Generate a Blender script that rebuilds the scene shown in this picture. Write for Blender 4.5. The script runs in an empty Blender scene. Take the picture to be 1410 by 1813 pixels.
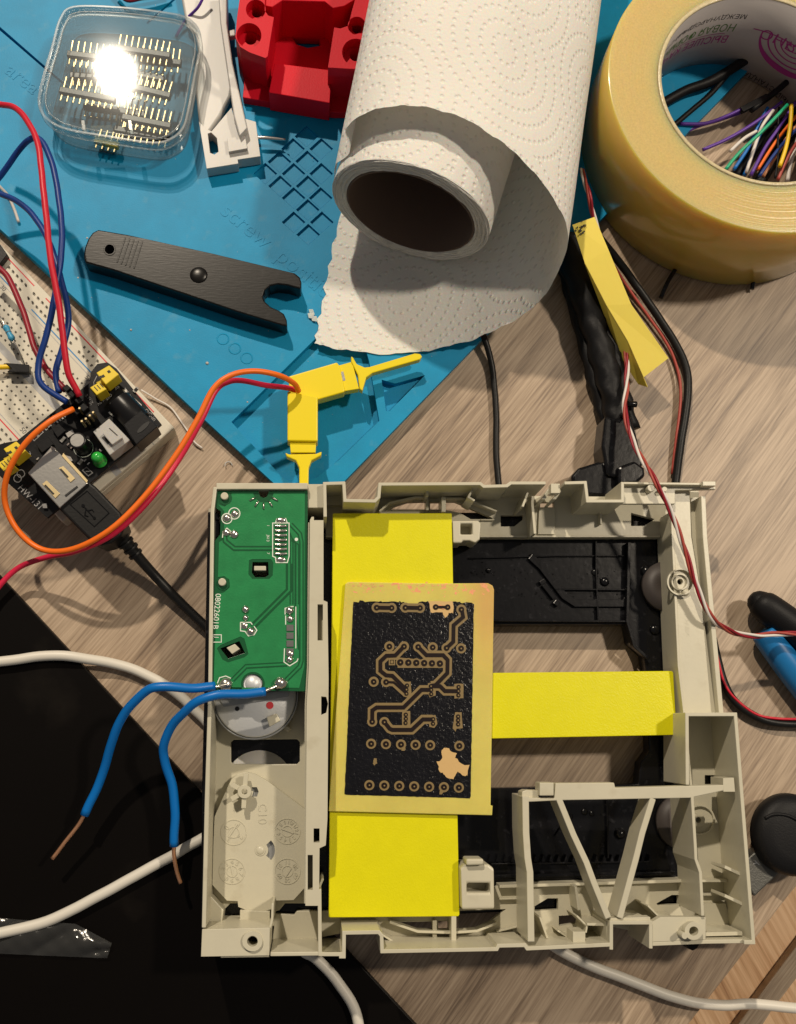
import bpy, bmesh, math, random
import numpy as np
from mathutils import Vector, Matrix
from mathutils.geometry import tessellate_polygon

# ------------------------------------------------------------------ camera, world, lamps
# All lengths below are centimetres on the desk; S turns them into metres.
S = 0.01
FPX, CX, CY, CAMH = 1700.0, 705.0, 906.5, 37.0      # focal length and centre in photo pixels, height above desk
_d = np.array([-150.0, 388.0, FPX]); _d /= np.linalg.norm(_d)
_zw = -_d
_xw = np.array([1.0, 0, 0]) - _d[0] * _d; _xw /= np.linalg.norm(_xw)
_yw = np.cross(_zw, _xw)
RM = np.array([_xw, _yw, _zw])

def P(px, py, z=0.0):
    """the point at height z (cm) that is seen at photo pixel (px, py)"""
    v = RM @ np.array([px - CX, py - CY, FPX])
    t = (z - CAMH) / v[2]
    return Vector((v[0] * t, v[1] * t, z))

scene = bpy.context.scene
cam_d = bpy.data.cameras.new('camera')
cam = bpy.data.objects.new('camera', cam_d)
scene.collection.objects.link(cam)
rot = Matrix(((RM[0][0], -RM[0][1], -RM[0][2]), (RM[1][0], -RM[1][1], -RM[1][2]), (RM[2][0], -RM[2][1], -RM[2][2])))
cam.matrix_world = Matrix.Translation((0, 0, CAMH * S)) @ rot.to_4x4()
cam_d.sensor_fit = 'HORIZONTAL'; cam_d.sensor_width = 36.0
cam_d.lens = FPX / 1410.0 * 36.0
cam_d.clip_start = 0.005; cam_d.clip_end = 50
scene.camera = cam

world = bpy.data.worlds.new('World'); scene.world = world; world.use_nodes = True
bg = world.node_tree.nodes['Background']
bg.inputs[0].default_value = (0.95, 0.90, 0.86, 1); bg.inputs[1].default_value = 0.145
scene.view_settings.view_transform = 'Standard'; scene.view_settings.look = 'None'
scene.view_settings.exposure = 0.0; scene.view_settings.gamma = 1.0
scene.view_settings.use_curve_mapping = False
scene.cycles.max_bounces = 10; scene.cycles.transparent_max_bounces = 24
scene.cycles.caustics_reflective = False; scene.cycles.caustics_refractive = False

def lamp(name, loc, aim, size, power, col):
    l = bpy.data.lights.new(name, 'AREA'); l.shape = 'DISK'; l.size = size; l.energy = power; l.color = col
    o = bpy.data.objects.new(name, l); scene.collection.objects.link(o)
    o.location = Vector(loc) * S
    o.rotation_euler = (Vector(aim) - Vector(loc)).to_track_quat('-Z', 'Y').to_euler()
    return o
# ceiling lamp seen mirrored in the lid of the clear box, and a second one to the right
_g = P(205, 128, 2.0)
_v = Vector((_g.x, _g.y, CAMH - _g.z)) / (CAMH - _g.z)
LA = Vector((_g.x + _v.x * 150, _g.y + _v.y * 150, 152))
lamp('ceiling_lamp', LA, (3, 5, 0), 0.055, 31.0, (1.0, 0.86, 0.68))
lamp('ceiling_lamp', (95, 50, 150), (3, 5, 0), 0.12, 16.0, (1.0, 0.86, 0.68))

# ------------------------------------------------------------------ materials
def _n(nt, t, **kw):
    n = nt.nodes.new(t)
    for k, v in kw.items():
        setattr(n, k, v)
    return n

MATS = {}
def mat(name, col, rough=0.5, metal=0.0, spec=0.5, bump=0.0, bscale=600.0, var=0.0, vscale=150.0, coat=0.0,
        sss=0.0, trans=0.0, ior=1.45, dirt=None, dirtamt=0.0, aniso=None):
    m = bpy.data.materials.new(name); m.use_nodes = True
    nt = m.node_tree; b = nt.nodes['Principled BSDF']
    b.inputs['Base Color'].default_value = (*col, 1)
    b.inputs['Roughness'].default_value = rough
    b.inputs['Metallic'].default_value = metal
    b.inputs['Specular IOR Level'].default_value = spec
    b.inputs['IOR'].default_value = ior
    b.inputs['Coat Weight'].default_value = coat
    b.inputs['Coat Roughness'].default_value = 0.12
    if sss:
        b.inputs['Subsurface Weight'].default_value = sss
        b.inputs['Subsurface Radius'].default_value = (1.0, 0.6, 0.25)
        b.inputs['Subsurface Scale'].default_value = 0.012 if sss > 0.6 else 0.004
    b.inputs['Transmission Weight'].default_value = trans
    tc = _n(nt, 'ShaderNodeTexCoord')
    if var or dirtamt:
        n = _n(nt, 'ShaderNodeTexNoise'); n.inputs['Scale'].default_value = vscale; n.inputs['Detail'].default_value = 6
        n.inputs['Roughness'].default_value = 0.65
        nt.links.new(tc.outputs['Object'], n.inputs['Vector'])
        r = _n(nt, 'ShaderNodeValToRGB')
        r.color_ramp.elements[0].position = 0.3; r.color_ramp.elements[1].position = 0.7
        lo = [c * (1 - var) for c in col]; hi = [min(1, c * (1 + var)) for c in col]
        r.color_ramp.elements[0].color = (*lo, 1); r.color_ramp.elements[1].color = (*hi, 1)
        nt.links.new(n.outputs['Fac'], r.inputs['Fac'])
        out = r.outputs['Color']
        if dirtamt:
            n2 = _n(nt, 'ShaderNodeTexNoise'); n2.inputs['Scale'].default_value = vscale * 2.7; n2.inputs['Detail'].default_value = 8
            nt.links.new(tc.outputs['Object'], n2.inputs['Vector'])
            r2 = _n(nt, 'ShaderNodeValToRGB'); r2.color_ramp.elements[0].position = 0.60; r2.color_ramp.elements[1].position = 0.75
            r2.color_ramp.elements[0].color = (0, 0, 0, 1); r2.color_ramp.elements[1].color = (dirtamt,) * 3 + (1,)
            nt.links.new(n2.outputs['Fac'], r2.inputs['Fac'])
            mx = _n(nt, 'ShaderNodeMixRGB'); nt.links.new(r2.outputs['Color'], mx.inputs[0])
            nt.links.new(out, mx.inputs[1]); mx.inputs[2].default_value = (*dirt, 1)
            out = mx.outputs[0]
        nt.links.new(out, b.inputs['Base Color'])
    if bump:
        n = _n(nt, 'ShaderNodeTexNoise'); n.inputs['Scale'].default_value = bscale; n.inputs['Detail'].default_value = 3
        if aniso:
            mp = _n(nt, 'ShaderNodeMapping'); mp.inputs['Scale'].default_value = aniso
            nt.links.new(tc.outputs['Object'], mp.inputs['Vector']); nt.links.new(mp.outputs['Vector'], n.inputs['Vector'])
        else:
            nt.links.new(tc.outputs['Object'], n.inputs['Vector'])
        bp = _n(nt, 'ShaderNodeBump'); bp.inputs['Strength'].default_value = bump; bp.inputs['Distance'].default_value = 0.00013
        nt.links.new(n.outputs['Fac'], bp.inputs['Height'])
        nt.links.new(bp.outputs['Normal'], b.inputs['Normal'])
    MATS[name] = m
    return m

def clear_mat(name, tint, clear, rough, gloss=0.25, body=(0.8, 0.82, 0.8), bodyamt=0.08, bump=0.0, bscale=300):
    """thin clear plastic: mostly see-through, some sheen, a little milkiness"""
    m = bpy.data.materials.new(name); m.use_nodes = True; nt = m.node_tree
    for n in list(nt.nodes): nt.nodes.remove(n)
    out = _n(nt, 'ShaderNodeOutputMaterial')
    tr = _n(nt, 'ShaderNodeBsdfTransparent'); tr.inputs[0].default_value = (*tint, 1)
    gl = _n(nt, 'ShaderNodeBsdfGlossy'); gl.inputs['Roughness'].default_value = rough
    df = _n(nt, 'ShaderNodeBsdfDiffuse'); df.inputs[0].default_value = (*body, 1)
    lw = _n(nt, 'ShaderNodeLayerWeight'); lw.inputs['Blend'].default_value = gloss
    ma = _n(nt, 'ShaderNodeMath', operation='MULTIPLY_ADD'); ma.inputs[1].default_value = 0.42; ma.inputs[2].default_value = 0.03
    nt.links.new(lw.outputs['Fresnel'], ma.inputs[0])
    m1 = _n(nt, 'ShaderNodeMixShader'); m1.inputs[0].default_value = bodyamt
    nt.links.new(tr.outputs[0], m1.inputs[1]); nt.links.new(df.outputs[0], m1.inputs[2])
    m2 = _n(nt, 'ShaderNodeMixShader'); nt.links.new(ma.outputs[0], m2.inputs[0])
    nt.links.new(m1.outputs[0], m2.inputs[1]); nt.links.new(gl.outputs[0], m2.inputs[2])
    if bump:
        tc = _n(nt, 'ShaderNodeTexCoord'); n = _n(nt, 'ShaderNodeTexNoise'); n.inputs['Scale'].default_value = bscale
        n.inputs['Detail'].default_value = 6
        nt.links.new(tc.outputs['Object'], n.inputs['Vector'])
        bp = _n(nt, 'ShaderNodeBump'); bp.inputs['Strength'].default_value = bump; bp.inputs['Distance'].default_value = 0.0003
        nt.links.new(n.outputs['Fac'], bp.inputs['Height']); nt.links.new(bp.outputs['Normal'], gl.inputs['Normal'])
    nt.links.new(m2.outputs[0], out.inputs[0])
    MATS[name] = m
    return m

def wood(name, c_lo, c_mid, c_hi, angle, scale=1.0, rough=0.45, fine=1.0):
    m = bpy.data.materials.new(name); m.use_nodes = True; nt = m.node_tree; b = nt.nodes['Principled BSDF']
    tc = _n(nt, 'ShaderNodeTexCoord'); mp = _n(nt, 'ShaderNodeMapping'); mp.vector_type = 'TEXTURE'
    mp.inputs['Rotation'].default_value = (0, 0, math.radians(angle))
    nt.links.new(tc.outputs['Object'], mp.inputs['Vector'])
    def stretched(sx, sy, det, dist=0.0):
        q = _n(nt, 'ShaderNodeMapping'); q.inputs['Scale'].default_value = (sx * scale, sy * scale, 1)
        nt.links.new(mp.outputs['Vector'], q.inputs['Vector'])
        n = _n(nt, 'ShaderNodeTexNoise'); n.inputs['Scale'].default_value = 1.0; n.inputs['Detail'].default_value = det
        n.inputs['Roughness'].default_value = 0.6; n.inputs['Distortion'].default_value = dist
        nt.links.new(q.outputs['Vector'], n.inputs['Vector'])
        return n.outputs['Fac']
    a = stretched(9, 120, 5, 0.6); c = stretched(40 * fine, 1100 * fine, 4); e = stretched(6, 22, 3, 1.0)
    m1 = _n(nt, 'ShaderNodeMath', operation='MULTIPLY_ADD'); m1.inputs[1].default_value = 0.42
    nt.links.new(c, m1.inputs[0])
    m0 = _n(nt, 'ShaderNodeMath', operation='MULTIPLY'); m0.inputs[1].default_value = 0.35; nt.links.new(a, m0.inputs[0])
    m2 = _n(nt, 'ShaderNodeMath', operation='MULTIPLY_ADD'); m2.inputs[1].default_value = 0.25
    nt.links.new(e, m2.inputs[0]); nt.links.new(m0.outputs[0], m2.inputs[2]); nt.links.new(m2.outputs[0], m1.inputs[2])
    r = _n(nt, 'ShaderNodeValToRGB')
    r.color_ramp.elements[0].position = 0.385; r.color_ramp.elements[1].position = 0.585
    r.color_ramp.elements[0].color = (*c_lo, 1); r.color_ramp.elements[1].color = (*c_hi, 1)
    k = r.color_ramp.elements.new(0.48); k.color = (*c_mid, 1)
    nt.links.new(m1.outputs[0], r.inputs['Fac']); nt.links.new(r.outputs['Color'], b.inputs['Base Color'])
    bp = _n(nt, 'ShaderNodeBump'); bp.inputs['Strength'].default_value = 0.35; bp.inputs['Distance'].default_value = 0.00012
    nt.links.new(c, bp.inputs['Height']); nt.links.new(bp.outputs['Normal'], b.inputs['Normal'])
    b.inputs['Roughness'].default_value = rough
    MATS[name] = m
    return m

def paper_mat():
    """kitchen paper with rings of embossed dots, laid out over the sheet's own UV"""
    m = bpy.data.materials.new('kitchen_paper'); m.use_nodes = True; nt = m.node_tree; b = nt.nodes['Principled BSDF']
    b.inputs['Base Color'].default_value = (0.84, 0.82, 0.77, 1); b.inputs['Roughness'].default_value = 0.95
    b.inputs['Specular IOR Level'].default_value = 0.1
    b.inputs['Subsurface Weight'].default_value = 0.25; b.inputs['Subsurface Scale'].default_value = 0.003
    uv = _n(nt, 'ShaderNodeUVMap'); uv.uv_map = 'UVMap'
    def M(op, a, bb=None, c=None):
        n = _n(nt, 'ShaderNodeMath', operation=op)
        for i, v in enumerate((a, bb, c)):
            if v is None: continue
            if isinstance(v, (int, float)): n.inputs[i].default_value = v
            else: nt.links.new(v, n.inputs[i])
        return n.outputs[0]
    vo = _n(nt, 'ShaderNodeTexVoronoi'); vo.voronoi_dimensions = '2D'; vo.feature = 'F1'; vo.inputs['Scale'].default_value = 0.20
    vo.inputs['Randomness'].default_value = 0.75
    nt.links.new(uv.outputs[0], vo.inputs['Vector'])
    dist = M('DIVIDE', vo.outputs['Distance'], 0.20)           # cm
    sub = _n(nt, 'ShaderNodeVectorMath', operation='SUBTRACT'); nt.links.new(uv.outputs[0], sub.inputs[0]); nt.links.new(vo.outputs['Position'], sub.inputs[1])
    sx = _n(nt, 'ShaderNodeSeparateXYZ'); nt.links.new(sub.outputs[0], sx.inputs[0])
    th = M('DIVIDE', M('ARCTAN2', sx.outputs[1], sx.outputs[0]), 2 * math.pi)
    PITCH = 0.52
    rr = M('DIVIDE', dist, PITCH)
    idx = M('ROUND', rr)
    dr = M('MULTIPLY', M('SUBTRACT', rr, idx), PITCH)
    cnt = M('MULTIPLY', idx, 11.0)
    a = M('MULTIPLY', th, cnt)
    da = M('SUBTRACT', M('FRACT', a), 0.5)
    dal = M('MULTIPLY', da, 0.30)                            # dot spacing in cm
    dd = M('SQRT', M('ADD', M('MULTIPLY', dr, dr), M('MULTIPLY', dal, dal)))
    mr = _n(nt, 'ShaderNodeMapRange'); mr.interpolation_type = 'SMOOTHSTEP'
    nt.links.new(dd, mr.inputs['Value']); mr.inputs['From Min'].default_value = 0.02; mr.inputs['From Max'].default_value = 0.105
    no = _n(nt, 'ShaderNodeTexNoise'); no.inputs['Scale'].default_value = 9.0; no.inputs['Detail'].default_value = 5
    nt.links.new(uv.outputs[0], no.inputs['Vector'])
    h = M('ADD', mr.outputs[0], M('MULTIPLY', no.outputs['Fac'], 0.5))
    bp = _n(nt, 'ShaderNodeBump'); bp.inputs['Strength'].default_value = 0.85; bp.inputs['Distance'].default_value = 0.00034
    nt.links.new(h, bp.inputs['Height']); nt.links.new(bp.outputs['Normal'], b.inputs['Normal'])
    tl = _n(nt, 'ShaderNodeBsdfTranslucent'); tl.inputs[0].default_value = (0.9, 0.86, 0.78, 1)
    mx = _n(nt, 'ShaderNodeMixShader'); mx.inputs[0].default_value = 0.13
    nt.links.new(b.outputs[0], mx.inputs[1]); nt.links.new(tl.outputs[0], mx.inputs[2])
    nt.links.new(mx.outputs[0], nt.nodes['Material Output'].inputs[0])
    MATS['kitchen_paper'] = m
    return m

def fr4_mat():
    m = mat('bare_board', (0.64, 0.55, 0.13), rough=0.3, var=0.10, vscale=40, bump=0.10, bscale=1500, sss=0.35)
    nt = m.node_tree; b = nt.nodes['Principled BSDF']
    # copper left along the upper edge, pinkish stain at the upper right: marks of the board itself
    tc = [n for n in nt.nodes if n.type == 'TEX_COORD'][0]
    src = b.inputs['Base Color'].links[0].from_socket
    sp = _n(nt, 'ShaderNodeSeparateXYZ'); nt.links.new(tc.outputs['Object'], sp.inputs[0])
    def rng(sock, a, c):
        r = _n(nt, 'ShaderNodeMapRange'); nt.links.new(sock, r.inputs['Value']); r.inputs['From Min'].default_value = a; r.inputs['From Max'].default_value = c
        return r.outputs[0]
    nz = _n(nt, 'ShaderNodeTexNoise'); nz.inputs['Scale'].default_value = 420; nz.inputs['Detail'].default_value = 6; nz.inputs['Roughness'].default_value = 0.7
    nt.links.new(tc.outputs['Object'], nz.inputs['Vector'])
    def mm(op, a, c):
        n = _n(nt, 'ShaderNodeMath', operation=op)
        for i, v in enumerate((a, c)):
            if isinstance(v, (int, float)): n.inputs[i].default_value = v
            else: nt.links.new(v, n.inputs[i])
        return n.outputs[0]
    top = rng(sp.outputs[1], 0.0355, 0.0385)
    cu = mm('GREATER_THAN', mm('ADD', mm('MULTIPLY', top, 0.29), nz.outputs['Fac']), 0.86)
    pink = mm('MULTIPLY', mm('MULTIPLY', rng(sp.outputs[0], 0.018, 0.026), rng(sp.outputs[1], 0.002, 0.030)), 0.55)
    mx = _n(nt, 'ShaderNodeMixRGB'); nt.links.new(pink, mx.inputs[0]); nt.links.new(src, mx.inputs[1]); mx.inputs[2].default_value = (0.62, 0.30, 0.12, 1)
    mx2 = _n(nt, 'ShaderNodeMixRGB'); nt.links.new(cu, mx2.inputs[0]); nt.links.new(mx.outputs[0], mx2.inputs[1]); mx2.inputs[2].default_value = (0.85, 0.36, 0.20, 1)
    nt.links.new(mx2.outputs[0], b.inputs['Base Color'])
    return m

wood('desk_wood', (0.145, 0.100, 0.068), (0.305, 0.225, 0.155), (0.455, 0.35, 0.25), 52)
wood('board_wood', (0.22, 0.155, 0.10), (0.34, 0.26, 0.18), (0.5, 0.40, 0.29), 47)
wood('floor_wood', (0.36, 0.18, 0.08), (0.66, 0.40, 0.21), (0.88, 0.60, 0.36), 118, 0.7, fine=0.6)
mat('mat_silicone', (0.0, 0.25, 0.48), rough=0.5, spec=0.3, bump=0.35, bscale=1600, var=0.10, vscale=60, dirt=(0.10, 0.30, 0.42), dirtamt=0.35)
mat('beige_plastic', (0.545, 0.515, 0.40), rough=0.34, bump=0.16, bscale=900, var=0.05, vscale=45, dirt=(0.34, 0.29, 0.19), dirtamt=0.32)
mat('black_plastic', (0.005, 0.005, 0.006), rough=0.2, spec=0.35, bump=0.25, bscale=500, dirt=(0.035, 0.035, 0.04), dirtamt=0.5, var=0.2)
mat('black_sheet', (0.0025, 0.0018, 0.0015), rough=0.45, spec=0.10, bump=0.1, bscale=800, var=0.2, vscale=9, dirt=(0.022, 0.018, 0.014), dirtamt=0.35)
mat('black_rubber', (0.009, 0.009, 0.009), rough=0.42, spec=0.3, bump=0.3, bscale=1200)
mat('black_soft', (0.007, 0.007, 0.008), rough=0.5, spec=0.25, bump=0.5, bscale=1800)
mat('yellow_print', (0.70, 0.66, 0.003), rough=0.34, spec=0.4, bump=0.6, bscale=1500, var=0.03)
mat('yellow_clip', (0.80, 0.64, 0.003), rough=0.35, bump=0.06, bscale=900)
mat('yellow_paper', (0.85, 0.66, 0.10), rough=0.6, bump=0.15, bscale=500, sss=0.2)
mat('yellow_jumper', (0.75, 0.56, 0.03), rough=0.4)
mat('red_print', (0.58, 0.004, 0.018), rough=0.5, spec=0.2, bump=0.5, bscale=1500)
mat('white_plastic', (0.45, 0.44, 0.42), rough=0.35, bump=0.08, bscale=400, sss=0.15)
mat('white_cable', (0.66, 0.63, 0.56), rough=0.42, bump=0.08, bscale=200)
mat('breadboard_white', (0.62, 0.58, 0.48), rough=0.5, bump=0.12, bscale=1200, var=0.05, vscale=60)
mat('hole_dark', (0.10, 0.09, 0.075), rough=0.6)
mat('pcb_dark_green', (0.006, 0.085, 0.028), rough=0.28, coat=0.3, bump=0.25, bscale=1400)
mat('pcb_green', (0.018, 0.21, 0.068), rough=0.28, coat=0.35, bump=0.45, bscale=1500, var=0.12, vscale=200)
mat('silkscreen', (0.72, 0.78, 0.70), rough=0.6)
mat('silkscreen_dim', (0.30, 0.30, 0.30), rough=0.6)
mat('solder', (0.72, 0.68, 0.62), rough=0.22, metal=1.0, bump=0.4, bscale=700)
mat('steel', (0.62, 0.60, 0.56), rough=0.28, metal=1.0, bump=0.15, bscale=900)
mat('gold_pin', (0.62, 0.50, 0.28), rough=0.42, metal=1.0)
mat('motor_silver', (0.62, 0.64, 0.66), rough=0.42, metal=0.35, bump=0.35, bscale=1300)
mat('motor_grey', (0.38, 0.39, 0.39), rough=0.35, metal=0.5)
mat('copper', (0.95, 0.50, 0.28), rough=0.42, metal=1.0, bump=0.3, bscale=500)
mat('wire_blue', (0.0, 0.145, 0.50), rough=0.38, bump=0.08, bscale=300)
mat('wire_navy', (0.004, 0.035, 0.20), rough=0.42)
mat('wire_red', (0.55, 0.010, 0.030), rough=0.42)
mat('wire_dark_red', (0.26, 0.010, 0.022), rough=0.42)
mat('wire_orange', (0.85, 0.16, 0.010), rough=0.4)
mat('wire_magenta', (0.62, 0.015, 0.06), rough=0.4)
mat('wire_white', (0.68, 0.64, 0.60), rough=0.45)
mat('wire_brown_red', (0.36, 0.055, 0.04), rough=0.45)
mat('wire_purple', (0.10, 0.03, 0.30), rough=0.4)
mat('wire_green', (0.01, 0.38, 0.20), rough=0.4)
mat('wire_yellow', (0.80, 0.52, 0.01), rough=0.4)
mat('wire_peach', (0.75, 0.34, 0.16), rough=0.4)
mat('toner', (0.004, 0.004, 0.006), rough=0.22, spec=0.5, bump=1.8, bscale=900, var=0.3)
mat('board_gap', (0.22, 0.155, 0.065), rough=0.4, bump=0.15, bscale=900)
mat('toner_track', (0.010, 0.005, 0.005), rough=0.35, spec=0.3)
mat('board_bare_spot', (0.60, 0.40, 0.17), rough=0.4, bump=0.3, bscale=700)
mat('raw_copper', (0.85, 0.38, 0.22), rough=0.4, metal=0.7)
mat('module_black', (0.008, 0.008, 0.009), rough=0.32, spec=0.32, bump=0.15, bscale=1000)
mat('led_green', (0.03, 0.42, 0.06), rough=0.15, sss=0.4, coat=0.6)
mat('ink_red', (0.62, 0.04, 0.05), rough=0.5)
mat('ink_blue', (0.03, 0.22, 0.48), rough=0.5)
mat('ink_grey', (0.12, 0.12, 0.12), rough=0.6)
mat('ink_black', (0.02, 0.02, 0.02), rough=0.6)
mat('ink_purple', (0.36, 0.03, 0.22), rough=0.6)
mat('ink_green', (0.10, 0.22, 0.05), rough=0.6)
mat('core_paper', (0.44, 0.41, 0.40), rough=0.8, bump=0.15, bscale=900)
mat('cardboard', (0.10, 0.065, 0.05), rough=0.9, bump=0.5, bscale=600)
mat('tissue_edge', (0.72, 0.70, 0.66), rough=0.95, bump=0.9, bscale=900)
mat('resistor_blue', (0.05, 0.30, 0.50), rough=0.4)
mat('grip_blue', (0.012, 0.16, 0.42), rough=0.35, bump=0.1, bscale=600)
mat('cast_metal', (0.13, 0.13, 0.12), rough=0.45, metal=0.7, bump=0.8, bscale=1500)
mat('tape_side', (0.88, 0.64, 0.14), rough=0.22, bump=0.08, bscale=60, sss=0.9, trans=0.30, coat=0.8, var=0.06, vscale=30)
mat('tape_face', (0.78, 0.60, 0.25), rough=0.30, sss=0.8, trans=0.25, coat=0.3, bump=0.35, bscale=1400, var=0.10, vscale=1100)
mat('tool_black', (0.006, 0.0055, 0.005), rough=0.30, spec=0.32, bump=0.14, bscale=900, aniso=(0.3, 1.6, 1), dirt=(0.03, 0.03, 0.03), dirtamt=0.4, var=0.2)
mat('tape_inner_edge', (0.58, 0.50, 0.31), rough=0.25, bump=1.0, bscale=900, var=0.15, vscale=700)
mat('brown_disc', (0.055, 0.045, 0.042), rough=0.5)
clear_mat('clear_box', (0.93, 0.95, 0.95), 0.9, 0.032, gloss=0.25, bodyamt=0.05)
clear_mat('clear_rim', (0.88, 0.90, 0.90), 0.9, 0.10, gloss=0.30, bodyamt=0.13)
clear_mat('clear_film', (0.90, 0.88, 0.84), 0.9, 0.16, gloss=0.35, bodyamt=0.03, bump=0.9, bscale=260)
paper_mat(); fr4_mat()

# ------------------------------------------------------------------ mesh builder
def catmull(pts, n=8):
    pts = [Vector(p) for p in pts]
    if len(pts) < 3: return pts
    q = [pts[0] * 2 - pts[1]] + pts + [pts[-1] * 2 - pts[-2]]
    out = []
    for i in range(1, len(q) - 2):
        p0, p1, p2, p3 = q[i - 1], q[i], q[i + 1], q[i + 2]
        for k in range(n):
            t = k / n
            out.append(0.5 * ((2 * p1) + (p2 - p0) * t + (2 * p0 - 5 * p1 + 4 * p2 - p3) * t * t + (3 * p1 - p0 - 3 * p2 + p3) * t ** 3))
    out.append(pts[-1])
    return out

def catmull_closed(pts, n=6):
    pts = [Vector(p) for p in pts]; L = len(pts); out = []
    for i in range(L):
        p0, p1, p2, p3 = pts[i - 1], pts[i], pts[(i + 1) % L], pts[(i + 2) % L]
        for k in range(n):
            t = k / n
            out.append(0.5 * ((2 * p1) + (p2 - p0) * t + (2 * p0 - 5 * p1 + 4 * p2 - p3) * t * t + (3 * p1 - p0 - 3 * p2 + p3) * t ** 3))
    return out

def circ_px(cx, cy, r, n=20, ry=None, a0=0):
    return [(cx + r * math.cos(a0 + 2 * math.pi * k / n), cy + (ry or r) * math.sin(a0 + 2 * math.pi * k / n)) for k in range(n)]

def rect_px(x0, y0, x1, y1):
    return [(x0, y0), (x1, y0), (x1, y1), (x0, y1)]

rnd2 = random.Random(11)
class MB:
    GK = 0
    def __init__(s): s.V = []; s.F = []; s.M = []; s.SM = []; s.UV = None; s.k = 0
    def jit(s, z1, z0):
        """keeps crossing pieces from lying in exactly the same plane"""
        if z0 is None: return z1, z0
        if z1 - z0 >= 0.04:
            MB.GK = (MB.GK + 1) % 61; e = MB.GK * 0.00012; return z1 - e, z0 + e
        s.k += 1; return z1 + s.k * 0.0001, z0 + 0.00003 * s.k
    def add(s, verts, faces, mi=0, smooth=False):
        o = len(s.V); s.V += [tuple(v) for v in verts]
        for f in faces:
            s.F.append(tuple(i + o for i in f)); s.M.append(mi); s.SM.append(smooth)
        return s
    # polygon with holes, extruded between heights (lists of 2D world points)
    def prism(s, outer, z1, z0, holes=(), mi=0, mside=None, bottom=True):
        z1, z0 = s.jit(z1, z0)
        loops = [[Vector((p[0], p[1], 0)) for p in outer]] + [[Vector((p[0], p[1], 0)) for p in h] for h in holes]
        flat = [v for l in loops for v in l]
        tris = tessellate_polygon(loops)
        n = len(flat)
        s.add([(v.x, v.y, z1) for v in flat], tris, mi)
        if z0 is None: return s
        if bottom: s.add([(v.x, v.y, z0) for v in flat], tris, mi)
        for l in loops:
            k = len(l)
            s.add([(v.x, v.y, z1) for v in l] + [(v.x, v.y, z0) for v in l],
                  [(i, (i + 1) % k, k + (i + 1) % k, k + i) for i in range(k)], mi if mside is None else mside)
        return s
    def px(s, pts, z1, z0=None, holes=(), mi=0, bottom=True, smooth=0):
        o = [P(*p, z1) for p in pts]
        if smooth: o = catmull_closed(o, smooth)
        return s.prism(o, z1, z0, [[P(*p, z1) for p in h] for h in holes], mi, None, bottom)
    def wall(s, pts, z1, z0, t, closed=False, mi=0, curve=0):
        """upright rib that follows a pixel polyline at height z1"""
        w = [P(*p, z1).xy for p in pts]
        if curve:
            w = [v.xy for v in catmull([Vector((a.x, a.y, 0)) for a in w], curve)]
        return s.ribbon(w, t, z1, z0, closed, mi)
    def ribbon(s, w, t, z1, z0, closed=False, mi=0):
        z1, z0 = s.jit(z1, z0)
        w = [Vector(a) for a in w]; n = len(w); L = []; R = []
        for i in range(n):
            a = w[i - 1] if (i > 0 or closed) else None
            b = w[(i + 1) % n] if (i < n - 1 or closed) else None
            d1 = (w[i] - a).normalized() if a is not None else None
            d2 = (b - w[i]).normalized() if b is not None else None
            if d1 is None: d1 = d2
            if d2 is None: d2 = d1
            n1 = Vector((-d1.y, d1.x)); n2 = Vector((-d2.y, d2.x))
            m = n1 + n2
            if m.length < 1e-4: m = n1
            m.normalize(); k = min(1.0 / max(0.35, m.dot(n1)), 2.0)
            L.append(w[i] + m * t / 2 * k); R.append(w[i] - m * t / 2 * k)
        nn = n if closed else n - 1
        vs = [(p.x, p.y, z1) for p in L] + [(p.x, p.y, z1) for p in R]
        f = [(i, (i + 1) % n, n + (i + 1) % n, n + i) for i in range(nn)]
        if z0 is not None:
            vs += [(p.x, p.y, z0) for p in L] + [(p.x, p.y, z0) for p in R]
            for i in range(nn):
                j = (i + 1) % n
                f += [(i, j, 2 * n + j, 2 * n + i), (n + i, n + j, 3 * n + j, 3 * n + i), (2 * n + i, 2 * n + j, 3 * n + j, 3 * n + i)]
            if not closed:
                f += [(0, n, 3 * n, 2 * n), (n - 1, 2 * n - 1, 4 * n - 1, 3 * n - 1)]
        return s.add(vs, f, mi)
    def trace(s, pts, w, z, mi=0, curve=0):
        """flat track on a surface at height z, width w in pixels"""
        return s.wall(pts, z, z - 0.01, w / 48.0, mi=mi, curve=curve)
    def disc(s, cx, cy, r, z, z0=None, mi=0, n=24, ry=None):
        return s.px(circ_px(cx, cy, r, n, ry), z, z - 0.01 if z0 is None else z0, mi=mi)
    def ring(s, cx, cy, r1, r0, z, z0=None, mi=0, n=24):
        return s.px(circ_px(cx, cy, r1, n), z, z - 0.01 if z0 is None else z0, holes=[circ_px(cx, cy, r0, n)], mi=mi)
    def dome(s, cx, cy, r, z, h, mi=0, n=14, rings=5, ry=None):
        c = P(cx, cy, z); R = r / 48.0; Ry = (ry or r) / 48.0; vs = []; f = []
        for k in range(rings):
            a = math.pi / 2 * k / rings
            for j in range(n):
                b = 2 * math.pi * j / n
                vs.append((c.x + R * math.cos(a) * math.cos(b), c.y + Ry * math.cos(a) * math.sin(b), z + h * math.sin(a)))
        vs.append((c.x, c.y, z + h))
        for k in range(rings - 1):
            for j in range(n): f.append((k * n + j, k * n + (j + 1) % n, (k + 1) * n + (j + 1) % n, (k + 1) * n + j))
        for j in range(n): f.append(((rings - 1) * n + j, (rings - 1) * n + (j + 1) % n, rings * n))
        return s.add(vs, f, mi, True)
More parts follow.
